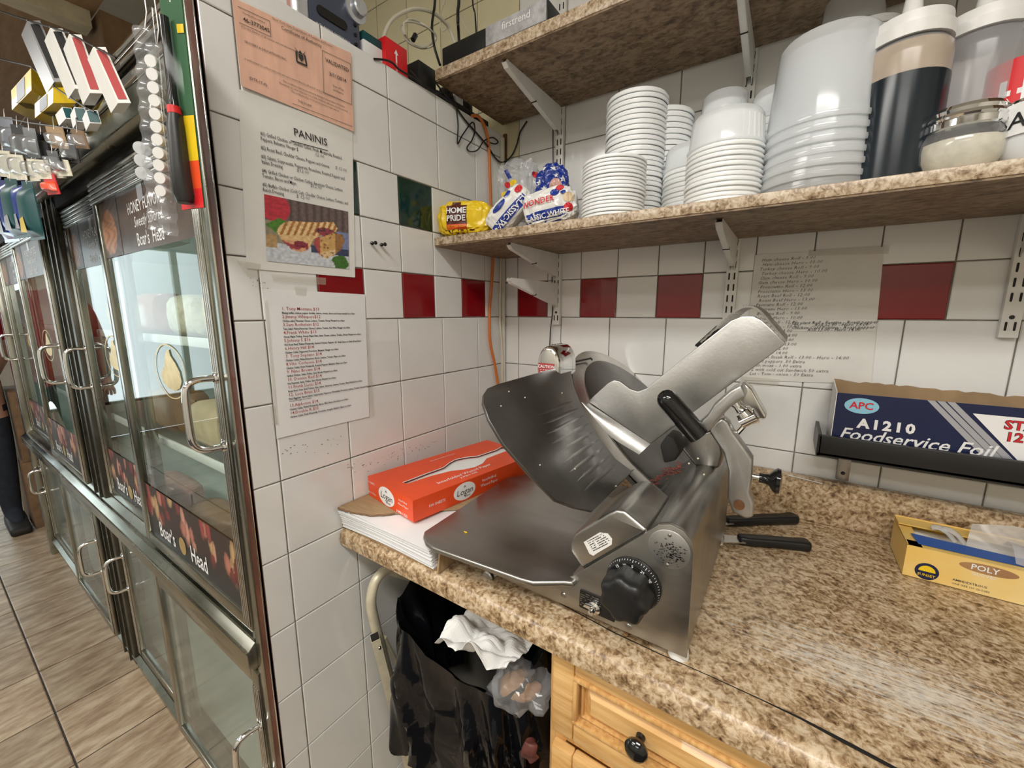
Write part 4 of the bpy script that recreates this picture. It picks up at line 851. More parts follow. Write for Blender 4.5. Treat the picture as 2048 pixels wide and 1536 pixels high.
# handwritten price sheet on the back wall
t, p, f, at, n = page('handwritten_prices', ((1511, 510), (1768, 494), (1742, 768), (1484, 760)), ('y', .0), 'paper_hand', 'greyish handwritten sandwich price sheet taped to the back wall behind the slicer', 'price list', .0018)
w_ = W_(p); m = MB()
HW = ['Ham cheese Roll - 9.00', 'Ham cheese Hero - 10.00', 'Turkey cheese Roll - 9.00', 'Turkey cheese Hero - 10.00', 'Slam cheese Roll - 9.00', 'Slam cheese Hero - 10.00', 'Prosciutto Roll - 12.00', 'Prosciutto Hero - 13.00', 'Roast Beef Roll - 12.00', 'Roast Beef Hero - 13.00', 'Pastrami Roll - 12.00', 'Pastrami Hero - 13.00', 'Bologna Roll - 9.00', 'Bologna Hero - 10.00', 'Salami Roll - 12.00', 'Salami Hero - 13.00', 'Steak Roll - 13.00', 'Steak Hero - 14.00', 'Cutlet Roll - 12.00', 'Cutlet Hero - 13.00', 'Egg Roll - 12.00', 'Egg Hero - 14.00', 'Chicken Steak Roll - 13.00 - Hero - 14.00', 'Roast peppers .50 Extra', 'Fresh mozz - 1.00 extra', '2 with cold cut Sandwich 50 extra', 'Let - Tom - onion - 50 Extra']
for k, q in enumerate(HW): m.text(q, at(.06+.012*math.sin(k*2.3), .955-.0345*k), w_*.045, -.006, .25, 'LEFT', res=1, space=1.05)
m.obj('handwriting', 'ink_grey', t)
m = MB(); q = [f(u, v)+n*.0012 for u, v in ((.36, .485), (.99, .485), (.99, .40), (.36, .40))]; m.add([tuple(z) for z in q], [(0, 1, 2, 3)]); m.recalc = False; m.obj('pasted_strip', 'paper_old', t)
m = MB()
for q, u, v in (('Egg plant Roll - Fontina - Roast pepper', .37, .465), ('Roll 12.00 - Hero 13.00', .55, .448), ('Chicken Cold Fontina - Roast pepper', .37, .427), ('Roll 13.00 - Hero 14.00', .50, .410)): m.text(q, at(u, v, .0022), w_*.042, -.003, .3, 'LEFT', res=1)
m.obj('handwriting', 'ink', t)
for cs in (((1618, 500), (1780, 490), (1776, 508), (1616, 512)), ((1480, 752), (1560, 758), (1556, 772), (1478, 768))):
    q = [P(*z, y=0)+V((0, -.0034, 0)) for z in cs]; m = MB(); m.add([tuple(z) for z in q], [(0, 1, 2, 3)]); m.recalc = False; m.obj('tape', 'tape', t)
# push pins
for (px, py), lb in (((748, 486), 'left of two black push pins in a white tile'), ((767, 489), 'right of two black push pins in a white tile')):
    c = P(px, py, x=.012); M0 = FR((0, c.y, c.z), (0, 1, 0), (0, 0, 1)); m = MB(); m.lathe([(0, -.002), (.0012, -.002), (.0012, .004), (.004, .005), (.004, .007), (.0022, .009), (.0026, .014), (.0042, .016), (.0042, .018), (0, .0185)], M0, 14); m.single('push_pin', 'black_gloss', lb, 'push pin', group='push pins')
# cords in the tiled corner
def cord(name, pts, r, mt, label, n_=7, seg=8, cat='cord'):
    m = MB(); m.tube(smooth_path(pts, n_), r, seg); return m.single(name, mt, label, cat)
xw = lambda a, b, d=.006: P(a, b, x=d)
cord('extension_cord', [xw(944, 232), xw(955, 232), xw(965, 244), xw(974, 268), xw(978, 300), xw(981, 380), xw(984, 470), xw(986, 520), xw(983, 575), xw(979, 625), xw(980, 680), xw(990, 730), xw(996, 768)], .0042, 'orange_cord', 'orange extension cord hanging down the tiled corner')
cord('thin_cord', [xw(1002, 510, .01), xw(1001, 560, .01), xw(1000, 640, .01), xw(1004, 700, .01), xw(1004, 770, .01)], .003, 'cord_white', 'thin beige cord beside the orange extension cord')
cord('black_wire', [xw(905, 190), xw(912, 215), xw(916, 250), xw(915, 287), xw(925, 270), xw(944, 245), xw(950, 258), xw(944, 280), xw(934, 295), xw(940, 303), xw(955, 300), xw(968, 282), xw(985, 275), xw(996, 283), xw(990, 288), xw(975, 283)], .0018, 'black', 'looped black wire dangling on the partition tiles')
cord('black_wire', [xw(868, 160), xw(890, 190), xw(910, 212), xw(930, 240), xw(955, 268), xw(975, 292), xw(988, 312), xw(1000, 324), P(1012, 322, y=-.012), P(1024, 310, y=-.008), P(1034, 288, y=-.006), P(1040, 265, y=-.006), P(1054, 242, y=-.006)], .0022, 'black', 'black wire crossing from the partition to the back wall under the upper shelf')
cord('black_wire', [P(1106, 256, y=-.016), P(1106, 300, y=-.016), P(1107, 400, y=-.016), P(1105, 500, y=-.016), P(1104, 560, y=-.016), P(1105, 620, y=-.016), P(1101, 660, y=-.010), P(1099, 700, y=-.008)], .0016, 'black', 'thin black wire hanging beside the corner shelf upright')

rn = random.Random(21); m = MB()
for (ax_, ay_, bx_, by_, k, sp) in ((692, 938, 880, 886, 90, 5), (560, 905, 690, 880, 25, 6), (500, 560, 540, 575, 14, 6)):
    for i in range(k):
        q = rn.random(); c = P(ax_+(bx_-ax_)*q, ay_+(by_-ay_)*q+rn.gauss(0, sp), x=.0004); s = rn.uniform(.0004, .0016)
        m.add([(c.x, c.y-s, c.z-s*.5), (c.x, c.y+s*rn.uniform(.5, 2), c.z-s*.4), (c.x, c.y+s, c.z+s*.6), (c.x, c.y-s*.6, c.z+s*.4)], [(0, 1, 2, 3)])
m.recalc = False; o = m.obj('scuff_marks', 'cardboard_dark', WL); o['kind'] = 'stuff'
# ================================================================ things on the lower shelf
from mathutils.bvhtree import BVHTree
from mathutils import noise as NZ
SZ = .2022
def depth(p): return (V(p)-CAM).dot(FW)
CUP = {}
def cup_mesh(R, r1, H, p, mt):
    k = (round(R, 4), round(r1, 4), round(H, 4), round(p, 4), mt)
    if k not in CUP:
        m = MB(); e = p*.5
        m.lathe([(R*.955, 0), (R, 0), (R+.0006, e*.5), (R, e), (R*.968, e*1.15), (R*.962, p*.97), (r1+.004 if H > p*1.5 else R*.955, max(H-.006, p*.98)), (r1 if H > p*1.5 else R*.93, H), (0, H)] if H > p*1.5 else
                [(R*.955, 0), (R, .0004), (R+.0004, e*.5), (R, e), (R*.965, e*1.2), (R*.962, p*.90), (R*.945, p*.97), (R*.6, p*.97), (0, p*.97)], None, 36)
        CUP[k] = m.mesh('plastic_tub', mt)
    return CUP[k]
ORD = ['first', 'second', 'third', 'fourth', 'fifth', 'sixth', 'seventh', 'eighth', 'ninth', 'tenth', 'eleventh', 'twelfth', 'thirteenth', 'fourteenth', 'fifteenth', 'sixteenth', 'seventeenth', 'eighteenth', 'nineteenth', 'twentieth', '21st', '22nd', '23rd', '24th', '25th', '26th', '27th', '28th']
def stack(pl, pr_, y, ptop, n, name, desc, cat, cup=None, mt='lid', topmt=None, prim=None):
    mid = (pl+pr_)/2; c = P(mid, 400, y=y); D = depth((c.x, y, .28))*(pr_-pl)/FPX; R = D/2
    zt = P(mid, ptop, y=y-R).z; H = 0
    if cup: zr = P(mid, cup[0], y=y-R).z; H = zt-zr; p = (zr-SZ)/n; r1 = R*cup[1]; H += p
    else: p = (zt-SZ)/n; H = p*.97; r1 = R*.93
    for k in range(n):
        top_ = k == n-1; mm = cup_mesh(R, r1, H, p, topmt if (top_ and topmt) else mt)
        o = bpy.data.objects.new(name, mm); COL.objects.link(o); o.location = (c.x, y, SZ+p*k); o.rotation_euler = (0, 0, random.uniform(0, 6))
        if k and not top_: o.location.x += random.uniform(-1, 1)*.0009; o.location.y += random.uniform(-1, 1)*.0009
        o['label'] = desc[0]+', '+('topmost' if top_ else 'lowest' if k == 0 else ORD[n-1-k]+' from the top')+' '+desc[1]; o['category'] = cat; o['group'] = desc[2]
    return c.x, R
stack(1164, 1288, -.252, 303, 16, 'plastic_bowl', ('shallow white plastic bowl', 'in the short stack by the bread', 'short stack of shallow bowls'), 'bowl')
stack(1208, 1323, -.130, 172, 27, 'plastic_bowl', ('shallow white plastic bowl', 'in the tallest ribbed stack', 'tallest stack of shallow bowls'), 'bowl')
stack(1262, 1374, -.064, 210, 22, 'plastic_bowl', ('shallow white plastic bowl', 'in the stack behind the tallest', 'stack behind the tallest bowls'), 'bowl')
stack(1326, 1440, -.125, 277, 12, 'deli_tub', ('upturned white tub', 'in the stack left of the pint tubs', 'tubs left of the pint tubs'), 'tub', (318, .86), 'lid', 'container')
stack(1372, 1513, -.240, 207, 13, 'deli_tub', ('upturned pint tub', 'in the middle front stack', 'middle front stack of pint tubs'), 'tub', (270, .84), 'lid', 'container')
stack(1392, 1476, -.060, 176, 12, 'deli_tub', ('upturned tub', 'in the stack against the wall', 'tubs against the wall'), 'tub', (215, .86), 'lid', 'container')
stack(1490, 1596, -.105, 165, 14, 'deli_tub', ('upturned tub', 'in the stack behind the quart tubs', 'tubs half hidden by the quart tubs'), 'tub', (212, .86), 'lid', 'container')
stack(1528, 1718, -.222, 44, 7, 'quart_tub', ('upturned clear quart tub', 'in the large front stack', 'large front stack of quart tubs'), 'tub', (215, .81), 'container', 'container')
stack(1628, 1744, -.068, 45, 22, 'plastic_bowl', ('shallow white plastic bowl', 'between the quart tubs and sauce bottle', 'bowls behind the quart tubs'), 'bowl')
c = P(1718, 40, y=-.075); m = MB(); m.lathe([(.05, 0), (.0505, .004), (.045, .03), (.040, .10), (.034, .125), (.018, .138), (0, .141)], Matrix.Translation((c.x-.01, -.068, P(1680, 45, y=-.125).z+.004)), 28); m.single('deli_tub', 'container', 'single clear upturned tub on the bowl stack behind the quart tubs', 'tub')
# squeeze bottles
def bottle(px, py, y, wpx, cap0, cap1, label, mt, liquid=None, inner=None):
    c = P(px, py, y=y); R = depth((c.x, y, .3))*wpx/FPX/2; h0 = P(px, cap0, y=y-R).z-SZ; h1 = P(px, cap1, y=y-R).z-SZ
    t = thing('squeeze_bottle', label, 'bottle', (c.x, y, SZ)); Mt = Matrix.Translation((c.x, y, SZ))
    m = MB(); m.lathe([(0, .001), (R*.90, .001), (R*.97, .004), (R, .012), (R, h0-.02), (R*.98, h0-.008), (R*.86, h0), (R*.80, h0+.004)], Mt, 32); m.obj('body', mt, t)
    m = MB(); q = h1-h0; m.lathe([(R*.80, h0+.002), (R*.96, h0+.001), (R*.97, h0+q*.5), (R*.90, h0+q*.52), (R*.88, h0+q*.95), (R*.82, h1), (R*.30, h1+.004), (R*.24, h1+.010), (R*.10, h1+.075), (R*.06, h1+.078), (0, h1+.078)], Mt, 32); m.obj('cap', 'white_plastic', t)
    if liquid:
        hl = P(px, liquid, y=y-R).z-SZ; m = MB(); m.lathe([(0, .002), (R*1.004, .002), (R*1.004, hl), (0, hl)], Mt, 32); m.obj('sauce', 'sauce_dark', t)
    if inner: m = MB(); m.lathe([(R*.985, .01), (R*.985, h0-.012), (R*.9, h0-.004)], Mt, 32); m.obj('sauce_film', inner, t)
    return c.x, R
bottle(1778, 340, -.235, 138, 78, 26, 'squeeze bottle half full of dark sauce with a white cap', 'bottle_clear', 150, 'sauce_film')
bottle(1924, 300, -.175, 142, 62, 14, 'empty clear squeeze bottle with a white cap behind the cheese jar', 'bottle_clear')
bottle(2066, 250, -.130, 130, 42, 8, 'brown squeeze bottle cut by the right edge of the photo', 'sauce_film')
def jar(px, py, y, wpx, lid0, lid1, label, name, fill, lidm='chrome'):
    c = P(px, py, y=y); R = depth((c.x, y, .26))*wpx/FPX/2; h0 = P(px, lid0, y=y-R).z-SZ; h1 = P(px, lid1, y=y-R).z-SZ
    t = thing(name, label, 'jar', (c.x, y, SZ)); Mt = Matrix.Translation((c.x, y, SZ))
    pr = [(0, .001), (R*.72, .001), (R*.80, .006), (R*.96, h0*.30), (R, h0*.55), (R*.97, h0*.75), (R*.88, h0*.92), (R*.84, h0)]
    m = MB(); n = 48; vs = []
    for r, z in pr:
        for k in range(n): q = r*(1+.012*math.cos(k*math.pi*2/n*16)*(0 if z < .004 else 1)); a = 2*math.pi*k/n; vs.append((q*math.cos(a), q*math.sin(a), z))
    m.add(vs, [(i*n+k, i*n+(k+1) % n, (i+1)*n+(k+1) % n, (i+1)*n+k) for i in range(len(pr)-1) for k in range(n)], True, Mt); m.obj('glass_body', 'clear_plastic', t)
    m = MB(); m.lathe([(0, .003), (R*.76, .004), (R*.92, h0*.30), (R*.955, h0*.55), (R*.93, h0*.72), (R*.6, h0*.78), (0, h0*.70)], Mt, 28); m.obj('contents', fill, t)
    m = MB(); q = h1-h0; m.lathe([(R*.86, h0-.002), (R*.92, h0), (R*.92, h0+q*.28), (R*.88, h0+q*.36), (R*.91, h0+q*.45), (R*.87, h0+q*.6), (R*.90, h0+q*.75), (R*.84, h0+q*.92), (R*.6, h1), (0, h1)], Mt, 36); m.obj('lid', lidm, t)
    return c.x, R
jar(1913, 320, -.262, 134, 246, 200, 'ribbed glass shaker jar of grated cheese with a metal lid', 'cheese_jar', 'cheese')
jx, jr = jar(2068, 300, -.262, 118, 232, 178, 'shaker jar with a handwritten salt label at the right edge', 'salt_jar', 'paper')
t = bpy.data.objects['salt_jar']; m = MB(); rj = jr*1.02
m.lathe([(rj, .034), (rj, .072)], Matrix.Translation((jx, -.262, SZ)), 16, True, math.radians(190), math.radians(290)); m.obj('paper_label', 'paper', t)
def curved_text(m, s, cx_, cy_, z, R, size, a0, **k):         # letters wrapped on a cylinder, a0 = angle of the text's middle
    vs, fs = text_mesh(s, size, k.get('bold', 0), 0, 'CENTER', 1, 2); m.recalc = False
    m.add([(cx_+R*math.cos(a0+x*k.get('sx', 1)/R), cy_+R*math.sin(a0+x*k.get('sx', 1)/R), z+y) for x, y, _ in vs], fs)
m = MB(); curved_text(m, 'SAlt', jx, -.262, SZ+.050, rj+.0008, .026, math.radians(228), bold=.01); m.obj('pen_lettering', 'ink', t)
c = P(2026, 280, y=-.19); R = .038; t = thing('hot_sauce_bottle', 'red hot sauce bottle with white lettering behind the salt jar', 'bottle', (c.x, -.19, SZ)); Mt = Matrix.Translation((c.x, -.19, SZ))
m = MB(); m.lathe([(0, .001), (R*.9, .001), (R, .008), (R, .16), (R*.9, .185), (R*.5, .215), (R*.42, .23)], Mt, 28); m.obj('body', 'clear_plastic', t)
m = MB(); m.lathe([(R*1.01, .012), (R*1.01, .150)], Mt, 28); m.obj('wrap_label', 'red_card', t)
m = MB(); m.lathe([(R*.46, .222), (R*.6, .224), (R*.58, .25), (R*.3, .256), (0, .256)], Mt, 20); m.obj('cap', 'black', t)
m = MB(); curved_text(m, 'HOT', c.x, -.19, SZ+.105, R*1.02, .046, math.radians(292), bold=.03); curved_text(m, 'HOT', c.x, -.19, SZ+.072, R*1.02, .030, math.radians(272), bold=.03); m.obj('lettering', 'white_print', t)
# ---- bread bags
def bag(name, label, M0, size, mt, seed, boxy=.55, wr=.006, ends=.0):
    sx, sy, sz = size; t = thing(name, label, 'bread bag', tuple(M0.translation)); bm = bmesh.new(); bmesh.ops.create_icosphere(bm, subdivisions=5, radius=1)
    f = lambda a: math.copysign(abs(a)**boxy, a)
    for v in bm.verts:
        c = v.co.copy(); d = V((f(c.x), f(c.y), f(c.z))); q = NZ.noise(c*2.6+V((seed, 0, 0)))*wr+NZ.noise(c*7+V((0, seed, 0)))*wr*.5; rd = abs(NZ.noise(c*4+V((seed, seed, 2))))*wr*1.2
        d = V((d.x*sx/2, d.y*sy/2, d.z*sz/2)); d += c*(q-rd)
        if ends: d.y *= 1-ends*abs(c.x)**3; d.z *= 1-ends*abs(c.x)**3
        v.co = M0 @ d
    m = MB(); m.bm(bm, True); o = m.obj('wrapper', mt, t)
    tree = BVHTree.FromPolygons([V(v) for v in m.v], m.f)
    return t, tree
def on_bag(tree, M0, mt, name, parent, fn, lift=.0012):
    src = MB(); fn(src); n = (M0.to_3x3() @ V((0, 0, 1))).normalized(); out = MB(); out.recalc = False; vs = []
    for v in src.v:
        p = M0 @ V((v[0], v[1], 0)); h = tree.ray_cast(p+n*.3, -n); vs.append(h[0]+n*(lift+v[2]) if h[0] is not None else p)
    out.add(vs, src.f); return out.obj(name, mt, parent)
I4 = Matrix.Identity(4)
def gridq(m, x0, y0, x1, y1, nu=8, nv=6, lift=0, sk=0):
    m.sheet(lambda u, v: (x0+(x1-x0)*u+sk*v, y0+(y1-y0)*v, lift), nu, nv, False); m.recalc = False
def tx(s, size, x, y, **k): return lambda m: m.text(s, Matrix.Translation((x, y, 0)), size, align='CENTER', **k)
def gd(m, x, y, rx, ry): m.sheet(lambda u, v: (x+rx*v*math.cos(2*math.pi*u), y+ry*v*math.sin(2*math.pi*u), 0), 18, 4, False); m.recalc = False
VR = V((.80, .60, 0)); VN = V((.60, -.80, 0))
c = P(934, 432, y=-.262); hz = depth(c)/FPX
M0 = FR((c.x, c.y, SZ+.044), (.93, .37, 0), (0, 0, 1)); t, tr = bag('bread_bag', 'yellow bread bag with a brown logo at the left end of the lower shelf', M0, (112*hz*1.02, .086, .085), 'yellow', 1, .6, .005)
on_bag(tr, M0, 'maroon_print', 'logo_panel', t, lambda m: (gridq(m, -.040, -.018, .012, .028), gridq(m, -.026, .026, -.004, .036, 4, 2)))
on_bag(tr, M0, 'orange', 'logo_ribbon', t, lambda m: gridq(m, -.040, -.028, .012, -.017), .0018)
on_bag(tr, M0, 'white_print', 'lettering', t, lambda m: (m.text('HOME', Matrix.Translation((-.014, .014, 0)), .0185, .03, 0, 'CENTER'), m.text('PRIDE', Matrix.Translation((-.014, -.004, 0)), .0185, .03, 0, 'CENTER')), .0042)
on_bag(tr, M0, 'yellow', 'ribbon_lettering', t, tx('BUTTER TOP', .008, -.014, -.0225), .0026)
on_bag(tr, M0, 'maroon_print', 'variety_lettering', t, tx('WHEAT', .022, -.008, -.038, bold=.02), .0018)
c = P(1020, 414, y=-.255); M0 = FR((c.x, -.255, SZ+.052), (.64, .28, .70), (-.60, -.25, .66)); t, tr = bag('bread_bag', 'white bread bag standing tilted with a blue stripe reading downward', M0, (.125, .066, .07), 'bread_white', 2, .6, .004)
on_bag(tr, M0, 'bag_blue', 'blue_stripe', t, lambda m: gridq(m, -.058, -.024, .046, -.004, 12, 3))
on_bag(tr, M0, 'white_print', 'lettering', t, lambda m: m.text('CLASSIC W', Matrix.Translation((0, -.014, 0)) @ Matrix.Rotation(math.pi, 4, 'Z'), .0175, .02, 0, 'CENTER'), .0042)
on_bag(tr, M0, 'bag_blue', 'blue_dots', t, lambda m: (gd(m, -.012, .016, .020, .008), gd(m, .020, .022, .010, .006)), .0016)
on_bag(tr, M0, 'red_print', 'red_dot', t, lambda m: gd(m, .046, .010, .010, .008), .0016)
c = P(1106, 414, y=-.240); M0 = FR((c.x, -.250, SZ+.043), (.93, .32, .17), (-.16, -.04, .98)); t, tr = bag('bread_bag', 'white bread bag with a red brand name lying beside the plastic bowl stacks', M0, (.122, .080, .08), 'bread_white', 3, .6, .005)
on_bag(tr, M0, 'bag_blue', 'blue_stripe', t, lambda m: gridq(m, -.060, -.036, .034, -.010, 12, 3))
on_bag(tr, M0, 'red_print', 'brand_lettering', t, lambda m: m.text('WONDER', Matrix.Translation((-.022, .009, 0)), .0165, .02, .1, 'CENTER'), .0042)
on_bag(tr, M0, 'white_print', 'lettering', t, lambda m: m.text('CLASSIC WHITE', Matrix.Translation((-.010, -.022, 0)), .0150, .02, 0, 'CENTER'), .0042)
on_bag(tr, M0, 'red_print', 'red_dots', t, lambda m: (gd(m, .042, -.014, .010, .009), gd(m, .030, .030, .009, .006)), .0022)
on_bag(tr, M0, 'bag_blue', 'blue_dots', t, lambda m: (gd(m, .018, .022, .010, .008), gd(m, .036, .018, .006, .004)), .0022)
on_bag(tr, M0, 'bread_tan', 'window_patch', t, lambda m: gd(m, .046, .006, .012, .010), .0016)
c = P(1040, 365, y=-.17); M0 = FR((c.x, -.165, c.z-.02), (.93, .36, .1), (-.1, 0, 1)); t, tr = bag('bread_bag', 'clear crumpled bread bag with coloured dots behind the white bags', M0, (.115, .15, .09), 'bag_film', 5, .7, .012)
on_bag(tr, M0, 'red_print', 'red_dots', t, lambda m: (gd(m, -.026, .008, .007, .007), gd(m, .046, .022, .008, .008)))
on_bag(tr, M0, 'yellow', 'yellow_dots', t, lambda m: (gd(m, -.010, .008, .010, .007), gd(m, -.034, -.014, .010, .008)))
on_bag(tr, M0, 'bag_blue', 'blue_mark', t, lambda m: gridq(m, -.022, .020, -.012, .046, 2, 5, 0, -.012))
m = MB(); m.ball((0, 0, 0), 1, None, 3); m.v = [tuple(M0 @ V((a*.045, b*.045-.025, c_*.03))) for a, b, c_ in m.v]; m.obj('slices', 'bread_white', t)
c = P(1103, 372, y=-.17); M0 = FR((c.x, -.16, SZ+.094), (.93, .36, .05), (.0, 0, 1)); t, tr = bag('bread_bag', 'blue bread bag with white stars standing behind the white bags', M0, (.088, .155, .07), 'bag_blue', 7, .8, .008)
def star(m, x, y, r): m.poly(I4, [(x+(r if k % 2 == 0 else r*.42)*math.sin(k*math.pi/5), y+(r if k % 2 == 0 else r*.42)*math.cos(k*math.pi/5)) for k in range(10)], 0)
on_bag(tr, M0, 'white_print', 'stars', t, lambda m: [star(m, *q) for q in ((-.018, .062, .007), (.006, .058, .009), (-.030, .030, .009), (.028, .030, .009), (-.018, .012, .008), (-.034, -.008, .009), (.012, .040, .006), (.032, .006, .007))])
on_bag(tr, M0, 'ham', 'window_patch', t, lambda m: gd(m, .010, .012, .016, .022), .0010)
# ================================================================ upper shelf and fridge top
TS = .5945
x0 = P(884, 120, y=-.285).x; x1 = .309; t = thing('video_recorder', 'flat black video recorder with a silver front strip on the upper shelf', 'recorder', ((x0+x1)/2, -.20, TS))
m = MB(); m.box((x0, -.285, TS+.004), (x1, -.09, TS+.047), .003); m.obj('casing', 'black', t)
xm = P(973, 80, y=-.285).x; m = MB(); m.box((xm, -.2885, TS+.006), (x1-.002, -.284, TS+.045), .001); m.obj('front_strip', 'grey_label', t)
m = MB(); m.text('firstrend', FR((x1-.075, -.289, TS+.030), (1, 0, 0), (0, 0, 1)), .021, .004, 0, 'CENTER'); m.obj('brand_lettering', 'white_print', t)
for fx in (x0+.02, x1-.02):
    for fy in (-.26, -.11): m = MB(); m.lathe([(0, TS), (.008, TS), (.007, TS+.005), (0, TS+.005)], Matrix.Translation((fx, fy, 0)), 12); m.obj('foot', 'black_matte', t)
c = P(1003, 40, y=-.22); m = MB(); m.lathe([(0, 0), (.040, 0), (.042, .006), (.038, .020), (.026, .032), (.010, .037), (0, .038)], Matrix.Translation((c.x, -.20, TS+.0472)), 28); m.single('dome_camera', 'black_gloss', 'small black dome resting on the video recorder', 'camera')
m = MB(); c = P(1150, 8, y=-.16); m.lathe([(0, 0), (.07, 0), (.075, .01), (.06, .035), (.02, .045), (0, .045)], Matrix.Translation((.37, -.16, TS)), 24); m.single('router_puck', 'black', 'round black device on the upper shelf right of the recorder', 'device')
# radio
y0 = P(606, 15, x=-.03).y; y1 = P(722, 100, x=-.03).y; t = thing('cassette_radio', 'slate blue and silver cassette radio on top of the fridge', 'radio', (-.12, (y0+y1)/2, LEDGE))
m = MB(); m.prism(rrect(-.20, LEDGE+.001, -.03, .76, .012, 3), XZ, y0+.012, y1, .003); m.obj('casing', 'slate_blue', t)
m = MB(); m.prism(rrect(-.20, LEDGE+.001, -.028, .76, .02, 3), XZ, y0-.018, y0+.014, .010, seg=3); m.obj('side_cheek', 'silver', t)
c0, c1 = P(633, 14, x=-.029), P(694, 57, x=-.029); dv = (c1-c0); M0 = FR((c0+c1)/2+V((.0005, 0, 0)), (0, 1, 0), (0, 0, 1)); m = MB(); m.prism(rrect(-dv.y/2, -.0085, dv.y/2, .0085, .008, 5), lambda u, v, d: M0 @ V((u, v, d)), -.003, .0012); m.obj('cassette_slot', 'dark_void', t)
m = MB(); m.text('AUTO REVERSE CASSETTE DECK', FR(((P(640, 50, x=-.029)+P(693, 83, x=-.029))/2)+V((.001, 0, 0)), (0, 1, 0), (0, 0, 1)), .0052, 0, 0, 'CENTER', res=1); m.obj('lettering', 'white_print', t)
c = P(722, 22, x=-.022); M0 = FR((-.031, c.y-.008, c.z), (0, 1, 0), (0, 0, 1)); m = MB(); m.lathe([(0, .001), (.024, .001), (.024, .005), (.019, .006), (.0165, .007), (.0155, .020), (.013, .022), (0, .022)], M0, 28); m.obj('volume_knob', 'silver', t)
for k in range(4): m = MB(); m.lathe([(0, 0), (.004, 0), (.003, .003), (0, .003)], FR((-.030, y1-.012, .565+.018*k), (0, 1, 0), (0, 0, 1)), 10); m.obj('button', 'black', t)
ya, yb_ = P(556, 20, x=-.04).y, P(600, 20, x=-.04).y
m = MB(); m.box((-.14, ya, LEDGE), (-.04, yb_-.012, .70)); t = m.single('paper_carton', 'paper', 'white paper carton with red print left of the cassette radio', 'carton')
m = MB(); M0 = FR((-.0396, (ya+yb_)/2, .60), (0, 1, 0), (0, 0, 1)); m.quad(M0, -.004, -.05, .008, .06, 0); m.recalc = False; m.obj('red_print', 'ham', t); m = MB(); m.quad(M0, .016, -.05, .022, .02, 0); m.recalc = False; m.obj('grey_print', 'ink_grey', t)
def carton(name, pa, pb, xf, zt, mt, label, deep=.05):
    a, b = P(*pa, x=xf), P(*pb, x=xf); m = MB(); m.box((xf-deep, a.y, LEDGE+.0005), (xf, b.y, zt), .0015); return m.single(name, mt, label, 'carton'), a, b
o, a, b = carton('small_carton', (728, 100), (766, 125), -.030, .602, 'paper', 'small white and teal carton beside the radio'); m = MB(); m.box((-.081, a.y-.0005, .586), (-.0295, b.y+.0005, .6028), .001); m.obj('teal_flap', 'teal', o)
o, a, b = carton('red_carton', (772, 120), (816, 150), -.018, .612, 'red_card', 'bright red carton with a white arrow on the partition ledge', .04); M0 = FR((-.0176, (a.y+b.y)/2-.002, .575), (0, 1, 0), (0, 0, 1))
m = MB(); m.poly(M0, [(-.002, -.004), (.002, -.004), (.002, .012), (.006, .012), (0, .022), (-.006, .012), (-.002, .012)]); m.recalc = False; m.obj('white_arrow', 'white_print', o)
m = MB(); m.text('THIS SIDE', M0 @ Matrix.Translation((0, -.016, 0)) @ Matrix.Rotation(math.pi/2, 4, 'Z'), .006, .01, 0, 'CENTER', res=1); m.obj('lettering', 'white_print', o)
o, a, b = carton('power_adapter', (838, 150), (872, 165), -.012, .605, 'black', 'black power adapter on the ledge below the upper shelf', .05)
m = MB(); m.box((-.05, -.275, LEDGE), (-.012, -.06, LEDGE+.022), .003); m.single('power_strip', 'black_matte', 'black power strip lying on the partition ledge under the upper shelf', 'power strip')
for k, (py_, q) in enumerate(((-.22, 'black'), (-.18, 'white_plastic'), (-.14, 'black'))): m = MB(); m.box((-.046, py_-.012, LEDGE+.0225), (-.016, py_+.012, LEDGE+.05), .003); m.single('power_plug', q, ['black plug nearest the camera in the power strip', 'white plug in the power strip', 'black plug nearest the corner in the power strip'][k], 'plug')
xq = lambda a, b, d: P(a, b, x=d)
cord('white_cable', [xq(765, 95, -.06), xq(768, 72, -.06), xq(780, 45, -.06), xq(800, 28, -.06), xq(830, 18, -.06), xq(862, 24, -.06), xq(885, 40, -.06), xq(900, 60, -.06), xq(912, 92, -.05)], .0042, 'cord_white', 'thick white cable arching above the partition ledge', cat='cable')
lp = []
for k in range(26):
    a = 2*math.pi*k/8.2; c = P(838+33*math.cos(a)+2*math.sin(k), 66+30*math.sin(a)*(.8+.2*math.sin(k*.7))+10*math.cos(a), x=-.045-.004*(k % 5)); lp.append(c)
cord('coiled_cable', lp, .0024, 'cord_white', 'coiled thin white cable tied with a black tie', 4, 6, 'cable')
m = MB(); m.tube([P(831, 70, x=-.035), P(826, 80, x=-.035)], .006, 8); m.single('cable_tie', 'black', 'black tie around the coiled white cable', 'cable tie')
cord('black_cable', [xq(880, -160, -.05), xq(870, 0, -.05), xq(867, 25, -.05), xq(864, 55, -.05), xq(868, 90, -.045), xq(875, 115, -.04), xq(880, 130, -.03)], .0032, 'black', 'black cable hanging left of the recorder', cat='cable')
cord('black_cable', [P(922, -160, y=-.16), P(918, -5, y=-.16), P(916, 20, y=-.16), P(916, 45, y=-.16), P(917, 62, y=-.13), V((P(918, 75, y=-.09).x, -.080, TS+.050)), V((P(918, 75, y=-.09).x, -.078, TS+.012))], .0042, 'black', 'thick black cable rising behind the recorder', cat='cable')
cord('black_cable', [P(938, -160, y=-.18), P(945, -5, y=-.18), P(948, 20, y=-.18), P(951, 40, y=-.14), V((P(953, 55, y=-.09).x, -.080, TS+.050)), V((P(953, 55, y=-.09).x, -.078, TS+.012))], .002, 'black', 'thin black cable rising behind the recorder', cat='cable')
